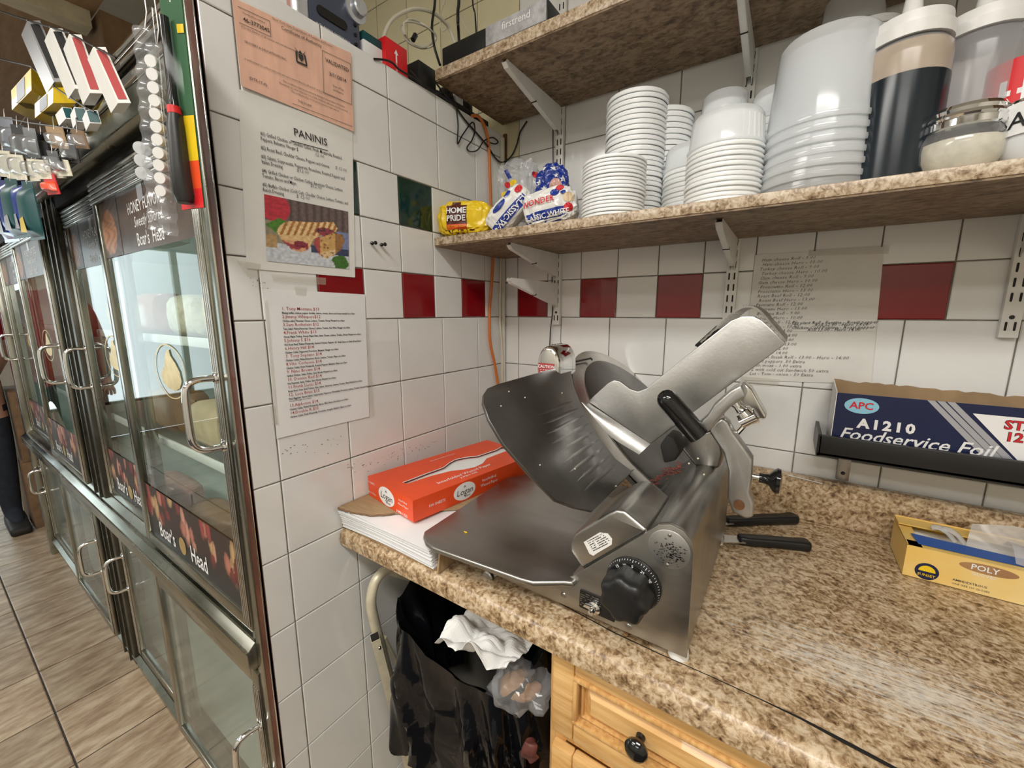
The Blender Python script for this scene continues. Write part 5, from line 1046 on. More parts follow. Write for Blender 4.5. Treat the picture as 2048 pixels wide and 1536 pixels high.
cord('grey_cable', [P(895, 55, y=-.06), P(885, 62, y=-.06), P(880, 40, y=-.06), P(886, 10, y=-.06), P(890, -5, y=-.06), P(900, -160, y=-.06)], .002, 'cord_white', 'thin pale cable on the wall behind the recorder', cat='cable')
cord('grey_cable', [P(880, -160, y=-.05), P(905, -5, y=-.05), P(918, 30, y=-.05), P(940, 68, y=-.05), P(950, 75, y=-.05)], .002, 'cord_white', 'thin pale cable slanting down behind the recorder', cat='cable')
cord('black_cable', [xw(748, 118, .002), xw(770, 120, .004), xw(785, 126, .006), xw(800, 140, .006), xw(830, 158, .006), xw(860, 178, .006), xw(890, 196, .006), xw(912, 214, .006)], .0022, 'black', 'black cable running along the top edge of the partition', cat='cable')
cord('black_cable', [xw(820, 140, -.005), xw(845, 168, .004), xw(870, 186, .006), xw(892, 180, .006), xw(898, 168, .0), xw(893, 160, -.01)], .0018, 'black', 'thin black cable looping at the end of the upper shelf', cat='cable')
# ================================================================ things on the worktop
ZP = -.413
# paper stack inside a cut-open carton
t = thing('cardboard_tray', 'flattened brown carton holding the white paper stack at the worktop corner', 'carton', (.15, -.40, CT))
pl = lambda a, b, z: P(a, b, z=z)
m = MB(); m.box((.006, -.628, CT+.0005), (.285, -.10, CT+.003)); m.box((.003, -.630, CT+.0005), (.006, -.10, ZP+.012)); m.obj('tray_base', 'cardboard', t)
A = [(lambda q: (max(q.x, .004), q.y))(P(a, b, z=ZP+.0115)) for a, b in ((666, 1011), (698, 1022), (740, 1030), (790, 1026))]+[(.285, -.44), (.285, -.09), (.004, -.09)]
m = MB(); m.prism(A, XY, ZP+.008, ZP+.0115, .0006); LID = m.obj('lid_flap', 'cardboard', t)
m = MB(); rn = random.Random(2); e = smooth_path([(a, b, ZP+.0098) for a, b in A[:4]], 8); m.tube([p+V((rn.uniform(-.001, .001), rn.uniform(-.0015, .0015), rn.uniform(-.0008, .0008))) for p in e], .0021, 6); m.obj('torn_edge', 'cardboard_dark', t)
m = MB(); M0 = FR((.205, -.28, ZP+.0117), (.10, .99, 0), (-.99, .10, 0)); m.quad(M0, -.075, -.055, .02, .02, .0002); m.recalc = False; m.obj('green_print', 'green_print', LID); m = MB(); m.text('TH', M0 @ Matrix.Translation((-.05, -.028, 0)), .04, .01, 0, 'LEFT', lift=.0005); m.obj('print_letters', 'cardboard', LID)
q = P(882, 1140, z=CT+.004)
m = MB(); m.prism([(CT+.001, -.634), (ZP+.015, -.624), (ZP+.012, -.545), (CT+.001, -.55)], lambda u, v, d: (d, v, u), .292, .296); m.prism([(CT+.001, -.55), (ZP+.012, -.545), (ZP-.002, -.50), (CT+.001, -.50)], lambda u, v, d: (d, v, u), .292, .296); m.obj('side_flap', 'cardboard', t)
t = thing('paper_stack', 'stack of white wrapping paper sheets in the brown carton', 'paper', (.15, -.4, CT+.003))
rn = random.Random(8); n = 22
for k in range(n):
    z0 = CT+.0034+(ZP+.006-CT-.0034)*k/n; dx = rn.uniform(-.002, .002); dy = rn.uniform(-.003, .003)-.0004*k; w_ = rn.uniform(-.001, .001)
    m = MB(); m.sheet(lambda u, v: (.009+.273*u+dx*.4, -.630+.50*v+dy+w_*math.sin(3*u+k)+.012*u*u*(0)+.004*math.sin(u*3.0), z0+.0012*math.sin(u*4+k*.15)*(1-v)*.8), 10, 3, True, None, .0011); m.obj('paper_sheet', 'paper', t)
m = MB(); m.sheet(lambda u, v: (.008+.275*u-.01*v*u, -.634+.40*v+.006*math.sin(3*u)-.03*u*(1-u)*(1-v), ZP+.0045+.002*math.sin(5*u+1)*(1-v)+.0015*(1-v)), 16, 10, True, None, .0006); m.obj('paper_sheet', 'paper', t)
# orange box of deli paper
oz = ZP+.0122; FL, BL = P(827, 1045, z=oz), P(738, 990, z=oz); R0 = P(1019, 925, z=oz)
ux = (FL-BL); W = ux.length; ux = ux.normalized(); uy = V((0, 0, 1)).cross(ux); L_ = .372; H = P(831, 1004, y=FL.y).z-oz
MO = FR(BL, ux, uy); OB = thing('paper_box', 'orange box of interfolded waxed deli paper open along the top', 'box', tuple(MO @ V((W/2, L_/2, 0))))
ob = lambda a, b, c: MO @ V((a, b, c))
m = MB(); th = .0012
hole = [(W*.50, .035), (W*.47, .10), (W*.46, .15), (W*.38, .18), (W*.34, .205), (W*.38, .235), (W*.46, .26), (W*.46, .33), (W*.42, .355), (W*.62, .355), (W*.60, .33), (W*.62, .265), (W*.72, .235), (W*.745, .205), (W*.70, .175), (W*.62, .15), (W*.57, .10), (W*.56, .04)]
bm = bmesh.new()
outer = [bm.verts.new(ob(a, b, H)) for a, b in ((0, 0), (W, 0), (W, L_), (0, L_))]; inner = [bm.verts.new(ob(a, b, H)) for a, b in hole]
eo = [bm.edges.new((outer[i], outer[(i+1) % 4])) for i in range(4)]; ei = [bm.edges.new((inner[i], inner[(i+1) % len(inner)])) for i in range(len(inner))]
bmesh.ops.triangle_fill(bm, use_beauty=True, use_dissolve=False, edges=eo+ei)
lo = [bm.verts.new(ob(a, b, .0)) for a, b in ((0, 0), (W, 0), (W, L_), (0, L_))]
for i in range(4): bm.faces.new((outer[i], outer[(i+1) % 4], lo[(i+1) % 4], lo[i]))
bm.faces.new(lo); bmesh.ops.recalc_face_normals(bm, faces=bm.faces[:]); m.bm(bm); m.obj('carton', 'orange', OB)
m = MB(); m.box((.004, .006, .002), (W-.004, L_-.006, H-.006), 0, MO); m.obj('waxed_sheets', 'tissue', OB)
lipc = [ob(a, b, H+.0005) for a, b in hole]; m = MB(); m.tube(lipc[:9], .0009, 5); m.obj('torn_rim', 'paper', OB)
def oval(par, M0, k):
    m = MB(); m.disc(M0, 0, 0, .033*k, .021*k, .0004, 32); m.recalc = False; o = m.obj('logo_oval', 'paper', par)
    m = MB(); m.text('Logan', M0 @ Matrix.Translation((0, -.001*k, 0)), .021*k, -.002, .15, 'CENTER', lift=.0009); m.text('BRAND', M0 @ Matrix.Translation((.008*k, -.0135*k, 0)), .0055*k, 0, 0, 'CENTER', res=1, lift=.0009); m.text('n', M0 @ Matrix.Translation((0, .012*k, 0)), .010*k, .02, 0, 'CENTER', lift=.0009); m.obj('logo_lettering', 'ink', par)
ME = FR(ob(W*.44, 0, H*.48), ux, (0, 0, 1)); oval(OB, ME, 1.0)
MS = FR(ob(W, L_*.36, H*.50), uy, (0, 0, 1)); oval(OB, MS, .95)
m = MB(); m.text('500 SHEETS', ME @ Matrix.Translation((-W*.36, .012, 0)), .0065, .004, 0, 'CENTER', res=1); m.text('10in x 10¾in', ME @ Matrix.Translation((-W*.36, -.012, 0)), .007, .004, 0, 'CENTER', res=1); m.text('Interfolded', ME @ Matrix.Translation((W*.36, .010, 0)), .007, .004, 0, 'CENTER', res=1); m.text('Waxed Paper', ME @ Matrix.Translation((W*.36, .001, 0)), .007, .004, 0, 'CENTER', res=1); m.text('JUMBO SIZE', ME @ Matrix.Translation((W*.33, -.018, 0)), .008, .01, 0, 'CENTER', res=1)
m.text('500 SHEETS', MS @ Matrix.Translation((-.075, -.002, 0)), .0085, .004, 0, 'CENTER', res=1); m.text('Interfolded', MS @ Matrix.Translation((.075, .008, 0)), .010, .004, 0, 'CENTER', res=1); m.text('Waxed Paper', MS @ Matrix.Translation((.075, -.004, 0)), .010, .004, 0, 'CENTER', res=1)
MTp = FR(ob(W*.84, L_*.44, H), uy, -ux); m.text('Interfolded Waxed Paper', MTp @ Matrix.Translation((0, .004, 0)), .0155, .006, .1, 'CENTER'); m.text('JUMBO SIZE', MTp @ Matrix.Translation((.0, -.010, 0)), .0095, .006, 0, 'CENTER', res=1); m.text('Interfolded Waxed Paper', FR(ob(W*.14, L_*.52, H), uy, -ux), .0075, 0, 0, 'CENTER', res=1)
m.obj('box_lettering', 'white_print', OB)
# knives
def knife(h0, h1, b1, label):
    t = thing('kitchen_knife', label, 'knife', tuple((h0+h1)/2)); d = (h1-h0).normalized(); s = V((-d.y, d.x, 0)); L_ = (h1-h0).length
    m = MB(); prof = [(0, .0105), (.15, .0115), (.5, .0125), (.8, .0120), (.92, .0150), (.97, .0140), (1, .0075), (1, -.0075), (.96, -.0150), (.85, -.0135), (.5, -.0110), (.15, -.0125), (0, -.0105)]
    m.prism([(a*L_, b) for a, b in prof], lambda u, v, q: tuple(h0+d*u+s*v+V((0, 0, q))), -.009, .009, .005, seg=3); m.obj('handle', 'black', t)
    m = MB(); bl = (b1-h0).length; m.prism([(.01, .012), (.01, -.014), (-.03, -.018), (-bl*.7, -.016), (-bl, .006), (-bl*.6, .012)], lambda u, v, q: tuple(h0+d*u+s*v+V((0, 0, q))), -.001, .001); m.obj('blade', 'steel_bright', t)
kz = CT+.0102
a, b = P(1476, 1078, z=kz), P(1620, 1090, z=kz); knife(a, b, a+(a-b).normalized()*.10+V((0, 0, 0)), 'black handled knife nearer the camera behind the slicer')
a, b = P(1452, 1042, z=kz+.002), P(1594, 1036, z=kz+.002); knife(a, b, a+(a-b).normalized()*.07, 'black handled knife nearer the wall behind the slicer')
# poly glove box
GX0, GX1, GY0, GY1, GZ1 = .990, 1.27, -.166, -.052, -.392
t = thing('glove_box', 'yellow box of clear poly gloves with a glove pulled out', 'box', ((GX0+GX1)/2, (GY0+GY1)/2, CT))
m = MB(); m.box((GX0, GY0, CT+.0005), (GX1, GY0+.0012, GZ1)); m.box((GX0, GY1-.0012, CT+.0005), (GX1, GY1, GZ1+.008)); m.box((GX0, GY0+.0012, CT+.0005), (GX0+.0012, GY1-.0012, GZ1+.002)); m.box((GX1-.0012, GY0+.0012, CT+.0005), (GX1, GY1-.0012, GZ1)); m.box((GX0, GY0, CT+.0003), (GX1, GY1, CT+.0015)); m.box((GX0, GY1-.035, GZ1+.004), (GX1, GY1, GZ1+.006)); m.box((GX0, GY0, GZ1-.001), (GX1, GY0+.022, GZ1)); m.box((GX0, GY0, GZ1-.001), (GX0+.02, GY1, GZ1)); m.obj('carton', 'glove_box', t)
m = MB(); m.box((GX0+.006, GY0+.006, CT+.003), (GX1-.006, GY1-.006, GZ1-.012)); m.obj('glove_bundle', 'tissue', t)
m = MB(); m.add([tuple(p) for p in (V((GX0+.016, GY0+.010, GZ1+.001)), V((GX0+.150, GY0+.012, GZ1+.001)), V((GX0+.156, GY0+.042, GZ1+.002)), V((GX0+.012, GY0+.048, GZ1+.003)))], [(0, 1, 2, 3)]); m.recalc = False; m.obj('blue_panel', 'blue_print', t)
M0 = FR((GX0, GY0-.0003, CT), (1, 0, 0), (0, 0, 1))
m = MB(); m.disc(M0, .100, .047, .034, .0085, 0, 28); m.recalc = False; m.obj('orange_oval', 'roast', t)
m = MB(); m.text('POLY', M0 @ Matrix.Translation((.096, .047, 0)), .0135, .012, 0, 'CENTER', lift=.0006); m.text('GLOVES', M0 @ Matrix.Translation((.096, .0355, 0)), .008, 0, 0, 'CENTER', res=1); m.obj('white_lettering', 'white_print', t)
m = MB(); m.disc(M0, .030, .018, .0155, .0155, 0, 28); m.recalc = False; m.obj('round_logo', 'navy', t)
m = MB(); m.poly(M0, [(.030+.011*math.cos(math.radians(a)), .018+.011*math.sin(math.radians(a))) for a in range(0, 181, 15)], .0005); m.text('SUNSET', M0 @ Matrix.Translation((.030, .011, 0)), .0065, .01, 0, 'CENTER', res=1, lift=.0006); m.obj('logo_sun', 'yellow', t)
m = MB(); m.text('AMBIDEXTROUS', M0 @ Matrix.Translation((.062, .016, 0)), .0055, .01, 0, 'LEFT', res=1); m.text('ONE SIZE 100 GLOVES', M0 @ Matrix.Translation((.062, .009, 0)), .0045, 0, 0, 'LEFT', res=1); m.obj('small_print', 'ink_grey', t)
m = MB(); rn = random.Random(5)
m.sheet(lambda u, v: V((GX0+.085+.11*u+.01*v, GY1-.06+.025*v-.015*u, GZ1-.01+.055*v*(1-.5*(u-.3)**2*3)+.006*math.sin(6*u+4*v))), 12, 8)
m.sheet(lambda u, v: V((GX0+.13+.14*u, GY0+.008+.06*v, GZ1+.002+.022*math.sin(3.1*v)*(1-.3*u)+.004*math.sin(7*u+2))), 12, 8)
for k in range(2):
    p0 = V((GX0+.085-.012*k, GY1-.055, GZ1)); m.tube(smooth_path([p0, p0+V((-.010, .004, .012)), p0+V((-.022, .006, .018)), p0+V((-.032, .008, .014))], 4), [.008]*12+[.003], 8, flat=.4)
m.obj('pulled_glove', 'glove_film', t)
# foil box on its black wall ledge
t = thing('wall_ledge', 'black wall ledge carrying the blue foil box', 'ledge', (1.1, -.07, -.267))
m = MB(); m.box((.848, -.128, -.266), (1.60, -.010, -.260)); m.box((.848, -.128, -.266), (1.60, -.118, -.224), .002); m.box((.846, -.128, -.266), (.852, -.010, -.222)); m.obj('tray', 'black', t)
for x in (.905, 1.35):
    m = MB(); m.box((x-.011, -.012, -.346), (x+.011, -.0005, -.262), .001); b_ = m.obj('bracket', 'steel_dull', t)
    for z in (-.292, -.330): m = MB(); m.lathe([(0, 0), (.004, 0), (.003, .002), (0, .0025)], FR((x, -.012, z), (1, 0, 0), (0, 0, 1)), 12); m.obj('screw', 'black', b_)
BX0, BX1, BF, BBK, BT, BB = .868, 1.28, -.112, -.014, -.139, -.2595
t = thing('foil_box', 'open navy blue foodservice foil box standing on the black ledge', 'box', ((BX0+BX1)/2, (BF+BBK)/2, BB))
m = MB(); m.box((BX0, BF, BB), (BX1, BF+.0015, BT)); m.box((BX0, BF, BB), (BX1, BBK, BB+.0015)); m.obj('front_panel', 'navy', t)
m = MB(); rn = random.Random(6); top = [(BX0+(BX1-BX0)*k/40, BT+.012+rn.uniform(-.002, .003)-.012*(k/40)) for k in range(41)]
m.prism([(BX0, BB)]+top+[(BX1, BB)], XZ, BBK-.0015, BBK); m.obj('back_panel', 'cardboard', t)
m = MB(); m.prism([(BF, BB), (BF, BT), (BBK, BT+.012), (BBK, BB)], YZ, BX0-.001, BX0+.0005); m.prism([(BF, BB), (BF, BT), (BBK, BT+.008), (BBK, BB)], YZ, BX1-.0005, BX1+.001); m.obj('end_panel', 'white_print', t)
m = MB(); m.tube([(BX0+.02, (BF+BBK)/2, BB+.045), (BX1-.02, (BF+BBK)/2, BB+.045)], .04, 20); m.obj('foil_roll', 'steel_bright', t)
M0 = FR((BX0, BF-.0003, BB), (1, 0, 0), (0, 0, 1)); Hb = BT-BB
c = P(1723, 812, y=BF); m = MB(); m.disc(M0, c.x-BX0, c.z-BB, .0255, .0150, 0, 32); m.recalc = False; m.obj('oval_logo', 'sky_blue', t)
m = MB(); m.text('APC', M0 @ Matrix.Translation((c.x-BX0, c.z-BB, 0)), .0185, .02, 0, 'CENTER', lift=.0006); m.obj('logo_lettering', 'red_print', t)
c = P(1771, 853, y=BF); c2 = P(1820, 890, y=BF); m = MB(); m.text('A1210', M0 @ Matrix.Translation((c.x-BX0, c.z-BB, 0)), .0245, .045, 0, 'CENTER', space=1.3); m.text('Foodservice Foil', M0 @ Matrix.Translation((c2.x-BX0, c2.z-BB+.006, 0)), .031, .012, .3, 'CENTER'); m.obj('white_lettering', 'white_print', t)
u0 = P(1855, 797, y=BF).x-BX0; m = MB(); uL = P(1972, 905, y=BF).x-BX0; zb_ = .028
for k in range(3): m.poly(M0, [(u0+k*.0125, Hb), (u0+k*.0125+.010, Hb), (uL+k*.0125+.012, zb_), (uL+k*.0125, zb_)], .0002)
m.recalc = False; m.obj('silver_stripes', 'silver_print', t)
m = MB(); m.poly(M0, [(u0+.058, Hb-.016), (BX1-BX0-.01, Hb-.016), (BX1-BX0-.01, .02), (u0+.13, .02)], .0002); m.recalc = False; m.obj('white_panel', 'white_print', t)
m = MB(); c = P(2012, 850, y=BF); m.text('STANDARD', M0 @ Matrix.Translation((c.x-BX0-.002, c.z-BB, 0)), .021, .05, 0, 'LEFT', lift=.0005); m.text('12 x 10', M0 @ Matrix.Translation((c.x-BX0+.001, c.z-BB-.020, 0)), .021, .05, 0, 'LEFT', lift=.0005); m.obj('lettering_outline', 'ink', t)
m = MB(); m.text('STANDARD', M0 @ Matrix.Translation((c.x-BX0-.002, c.z-BB, 0)), .021, .02, 0, 'LEFT', lift=.0009); m.text('12 x 10', M0 @ Matrix.Translation((c.x-BX0+.001, c.z-BB-.020, 0)), .021, .02, 0, 'LEFT', lift=.0009); m.obj('red_lettering', 'red_print', t)
m = MB(); m.lathe([(0, 0), (.004, .0), (.0035, .0018), (0, .002)], Matrix.Translation(P(1252, 1268, z=CT+.0005)), 10); m.single('brown_crumb', 'roast', 'tiny brown crumb on the worktop beside the slicer', 'crumb')
# ================================================================ under the worktop
BC = V((.275, -.470, 0)); RZ = -.635
def sq(a, hx, hy, e=.35): ca, sa = math.cos(a), math.sin(a); return math.copysign(abs(ca)**e, ca)*hx, math.copysign(abs(sa)**e, sa)*hy
t = thing('waste_bin', 'tall grey waste bin under the worktop', 'bin', (BC.x, BC.y, FZ))
m = MB(); n = 40; rows = [(FZ, .82), (FZ+.01, .84), (RZ-.15, 1), (RZ-.13, 1.02), (RZ-.13, .98), (RZ-.16, .96), (FZ+.03, .80)]; vs = []
for z, k in rows:
    for i in range(n): a = sq(2*math.pi*i/n, .152*k, .125*k, .45); vs.append((BC.x+a[0], BC.y+a[1], z))
m.add(vs, [(j*n+i, j*n+(i+1) % n, (j+1)*n+(i+1) % n, (j+1)*n+i) for j in range(len(rows)-1) for i in range(n)]+[tuple(range(n)), tuple(range((len(rows)-1)*n, len(rows)*n))], True); m.obj('bin_body', 'grey_bin', t)
m = MB(); n = 180; rows = [('o', k/27) for k in range(28)]+[('i', k/17) for k in range(1, 18)]; vs = []
def rim(ca, sa): return RZ+.03-.055*max(0, -sa)*(1+.6*ca)+.02*ca*0+NZ.noise(V((ca*2.2, sa*2.2, 8)))*.028
for kind, s in rows:
    for i in range(n):
        a = 2*math.pi*i/n; ca, sa = math.cos(a), math.sin(a); hx, hy = sq(a, .170, .142, .5); zr = rim(ca, sa); nrm = V((ca, sa, 0))
        if kind == 'o':
            dn = 1-s; z = zr-(.26+.16*NZ.noise(V((hx*9, hy*9, 3))))*dn
            ph = (hx+hy*.8)*95+z*16+2.6*NZ.noise(V((hx*7, hy*7, z*5))); cr = .010*(1+math.sin(ph))**1.3+.020*(.5+NZ.noise(V((hx*8, hy*8, z*6+2))))+.004*math.sin(ph*2.3+z*30)
            d = .006+cr*min(1, dn*3+.12)-.012*math.sin(dn*3)
        else:
            z = zr+.004-.26*s; cr = .012*(1+math.sin((hx-hy)*80+z*14+2.5*NZ.noise(V((hx*7, hy*7, z*5)))))+.012*(.5+NZ.noise(V((hx*9, hy*9, z*7)))); d = .002-(.05*s+cr*min(1, s*3))
        vs.append((min(BC.x+hx+nrm.x*d, .4985), BC.y+hy+nrm.y*d, z))
m.add(vs, [(j*n+i, j*n+(i+1) % n, (j+1)*n+(i+1) % n, (j+1)*n+i) for j in range(len(rows)-1) for i in range(n)], True); m.recalc = False
m.single('bin_bag', 'black_bag', 'shiny black plastic bag lining the waste bin', 'bin bag', base=(BC.x, BC.y, RZ-.26))
pw = [P(a, b, z=RZ+.005) for a, b in ((866, 1308), (905, 1250), (965, 1232), (1040, 1262), (1086, 1296), (1046, 1322), (1010, 1352), (985, 1366))]
q0, q1, q2, q3 = P(870, 1305, z=RZ+.01), P(950, 1235, z=RZ), P(1085, 1292, z=RZ-.01), P(1000, 1368, z=RZ+.005)
def crump(u, v):
    p = q0.lerp(q1, v).lerp(q3.lerp(q2, v), u); a = abs(NZ.noise(V((u*2.1+.3, v*2.4, 4))))*.055+abs(NZ.noise(V((u*4.5, v*5, 9))))*.016
    return p+V((0, 0, a+.012))
m = MB(); m.sheet(crump, 36, 30, False, None, .0006); m.single('crumpled_paper', 'tissue', 'crumpled white paper thrown in the black bin bag', 'paper')
def film(u, v):
    c = P(1040, 1370, z=RZ-.03); a = 2*math.pi*u; b = math.pi*v; d = V((math.cos(a)*math.sin(b)*.055, math.sin(a)*math.sin(b)*.045, math.cos(b)*.035)); k = 1+.5*NZ.noise(d*45); return c+d*k
m = MB(); m.sheet(film, 34, 22, False); m.single('plastic_wrap', 'clear_plastic', 'wad of clear plastic wrap beside the crumpled paper in the bin', 'plastic wrap')
m = MB(); c = P(1040, 1372, z=RZ-.035); m.ball(tuple(c), .03, None, 3, (1.2, 1, .6)); m.v = [tuple(V(p)+V((1, 1, 1))*.008*NZ.noise(V(p)*60)) for p in m.v]; m.single('food_waste', 'roast', 'brown food waste inside the plastic wrap in the bin', 'food waste')
m = MB(); c = P(1062, 1500, y=-.62); m.ball(tuple(c), .022, None, 3, (.6, .5, 1)); m.v = [tuple(V(p)+V((1, 1, 1))*.008*NZ.noise(V(p)*60)) for p in m.v]; m.single('food_scrap', 'scrap', 'brownish pink scrap caught in a fold of the bin bag', 'food scrap')
# folding frame leaning on the partition
t = thing('folding_stool', 'cream metal folding step stool frame leaning against the partition', 'step stool', (.05, -.45, FZ))
fr = lambda a, b, x: P(a, b, x=x)
m = MB(); m.tube(smooth_path([fr(905, 1175, .05), fr(860, 1165, .05), fr(800, 1146, .05), fr(775, 1140, .05), fr(756, 1154, .05), fr(746, 1176, .05), fr(742, 1206, .05), fr(748, 1240, .05), fr(766, 1310, .05), fr(800, 1430, .05), fr(840, 1570, .05)], 6)+[V((.05, -.478, FZ+.02))], .0115, 12); m.obj('side_tube', 'cream_metal', t)
a, b = fr(750, 1275, .075), fr(818, 1536, .075); e = a+(b-a)*((FZ+.02-a.z)/(b.z-a.z)); d = (b-a).normalized()
m = MB(); m.tube([a, e], [.0135, .0135], 4, smooth=False, up=(1, .3, 0)); m.obj('rear_leg', 'cream_metal', t)
m = MB(); m.tube([a+d*-.004, a+d*.004], [.0120, .0120], 4, smooth=False, up=(1, .3, 0)); m.obj('end_plug', 'dark_void', t)
m = MB(); m.lathe([(0, 0), (.004, 0), (.003, .002), (0, .0025)], FR(a+d*.02+V((.014, -.003, 0)), (0, 1, 0), (0, 0, 1)), 10); m.obj('rivet', 'steel_dull', t)
m = MB(); m.tube([fr(760, 1290, .055)+V((-.01, .02, 0)), fr(850, 1440, .055)], .006, 8); m.obj('brace', 'cream_metal', t)
m = MB()
def pouch(u, v): p = P(795+110*u, 1195+240*v-20*u, x=.035); return p+V((.02*math.sin(math.pi*u)+.012*NZ.noise(V((u*4, v*4, 2))), 0, 0))
m.sheet(pouch, 14, 16, True, None, .002); m.single('black_liner', 'black_matte', 'limp black bin liner hanging behind the cream frame', 'bin liner')
# ================================================================ goods hanging in front of the fridge
def hexa(bot, top, name=None):
    m = MB(); n = len(bot); m.add([tuple(p) for p in bot+top], [tuple(range(n)), tuple(range(n, 2*n))]+[(i, (i+1) % n, n+(i+1) % n, n+i) for i in range(n)]); return m
def hang_box(bq, zb, tp, label, body, stripe, cat='carton', name='small_carton', group=None, face=(2, 3), inset=.16):
    zb = P(*bq[1], y=-.875).z; b = [P(a, c, z=zb) for a, c in bq]; tpt = P(*tp, y=b[1].y); ax = tpt-b[1]; tt = [p+ax for p in b]
    t = thing(name, label, cat, tuple(sum(b, V((0, 0, 0)))/4), 0, group)
    hexa(b, tt).obj('carton', body, t)
    i, j = face; cen = sum(b, V((0, 0, 0)))/4+ax/2
    fn = (b[j]-b[i]).cross(ax).normalized(); fc = (b[i]+b[j])/2+ax/2
    if fn.dot(fc-cen) < 0: fn = -fn
    q = [b[i].lerp(b[j], inset)+ax*.06, b[i].lerp(b[j], 1-inset)+ax*.06, b[i].lerp(b[j], 1-inset)+ax*.94, b[i].lerp(b[j], inset)+ax*.94]
    m = MB(); m.add([tuple(p+fn*.0006) for p in q], [(0, 1, 2, 3)]); m.recalc = False; m.obj('printed_face', stripe, t)
    m = MB(); e = tt[1]+ax.normalized()*.02+V((0, .01, 0)); m.tube([tt[1]+(tt[3]-tt[1])*.3, tt[1]+(tt[3]-tt[1])*.15+ax.normalized()*.006, tt[1]+ax.normalized()*.003], .0010, 5); m.obj('hang_loop', 'steel_dull', t)
    return t, b, tt
for pts_ in (((-60, 2), (54, 40), (100, 54), (138, 66), (186, 92), (232, 116)), ((-40, 108), (62, 133), (106, 172), (172, 216), (190, 224)), ((-40, 226), (60, 246), (150, 258), (176, 266)), ((-40, 294), (60, 310), (146, 318)), ((-40, 342), (40, 354), (100, 346), (116, 346))):
    m = MB(); m.tube([P(a, b, y=-.872) for a, b in pts_], .0016, 6); m.obj('hang_rail', 'black', WBD)
GB = 'small cartons hanging above the fridge'
hang_box([(93, 187), (108, 164), (135, 163), (120, 186)], .50, (54, 42), 'white hanging carton with a black side, leftmost of the slanting four', 'silver', 'ink', group=GB, face=(1, 2))
hang_box([(136, 198), (150, 177), (176, 178), (162, 199)], .495, (100, 56), 'white hanging carton with a black side, second of the slanting four', 'paper_hand', 'ink', group=GB, face=(1, 2))
hang_box([(166, 210), (180, 186), (205, 187), (190, 211)], .49, (138, 68), 'white hanging carton with a red side, third of the slanting four', 'paper_hand', 'ink_red', group=GB, face=(1, 2))
hang_box([(222, 226), (236, 206), (262, 206), (248, 226)], .46, (186, 94), 'white hanging carton with a red side, nearest the clear strips', 'paper_hand', 'ink_red', group=GB, face=(1, 2))
for k, (bq, tp, lb) in enumerate([([(24, 220), (63, 180), (104, 207), (66, 241)], (62, 136), 'yellow hanging box under the leftmost white carton'), ([(70, 236), (106, 206), (152, 206), (110, 255)], (106, 175), 'yellow hanging box beside the green cartons')]):
    t, b, tt = hang_box(bq, .455-.01*k, tp, lb, 'yellow', 'slate_blue', name='yellow_box', group='yellow hanging boxes', face=(0, 1), inset=.3)
    c = sum(b, V((0, 0, 0)))/4; M0 = FR(c-V((0, 0, .0006)), b[2]-b[1], b[1]-b[0]); M0 = FR(c-V((0, 0, .0006)), b[2]-b[1], (b[2]-b[1]).cross(V((0, 0, -1)))*-1)
    m = MB()
    for i in range(6): m.quad(M0, -.02, -.018+.005*i, .014, -.0155+.005*i, .0003)
    m.recalc = False; m.obj('bar_print', 'ink', t)
for k, (bq, tp) in enumerate([([(118, 252), (132, 237), (151, 239), (144, 254)], (124, 214)), ([(146, 258), (154, 243), (176, 245), (168, 260)], (148, 214)), ([(172, 262), (180, 246), (203, 247), (194, 263)], (172, 220))]):
    hang_box(bq, .43, tp, 'green and white hanging carton, '+['left', 'middle', 'right'][k]+' of three beside the yellow boxes', 'paper', 'teal', group='green hanging cartons', face=(1, 2), inset=.05)
def card(name, label, quad, y, mt, bub, bmt, cat='blister pack', group=None, thick=.0015, deep=.014):
    p = [P(a, b, y=y) for a, b in quad]; n = (p[1]-p[0]).cross(p[0]-p[3]).normalized()
    if n.y > 0: n = -n
    t = thing(name, label, cat, tuple((p[2]+p[3])/2), 0, group); hexa([q for q in p], [q-n*thick for q in p]).obj('backing_card', mt, t)
    if bub:
        u0, v0, u1, v1 = bub; f = lambda u, v: p[3].lerp(p[2], u).lerp(p[0].lerp(p[1], u), v)
        m = MB(); m.sheet(lambda u, v: f(u0+(u1-u0)*u, v0+(v1-v0)*v)+n*(deep*(1-abs(2*u-1)**4)*(1-abs(2*v-1)**6)+.0004), 8, 10); m.obj('bubble', bmt, t)
    tc = (p[0]+p[1])/2; m = MB(); m.tube([tc-(p[0]-p[3]).normalized()*.006, tc+V((0, .002, .02)), V((tc.x, tc.y+.004, tc.z+.022))], .0008, 5); m.obj('hook', 'steel_dull', t)
    return t, p, n
DK = 'dark blister packs crowded at the left edge'
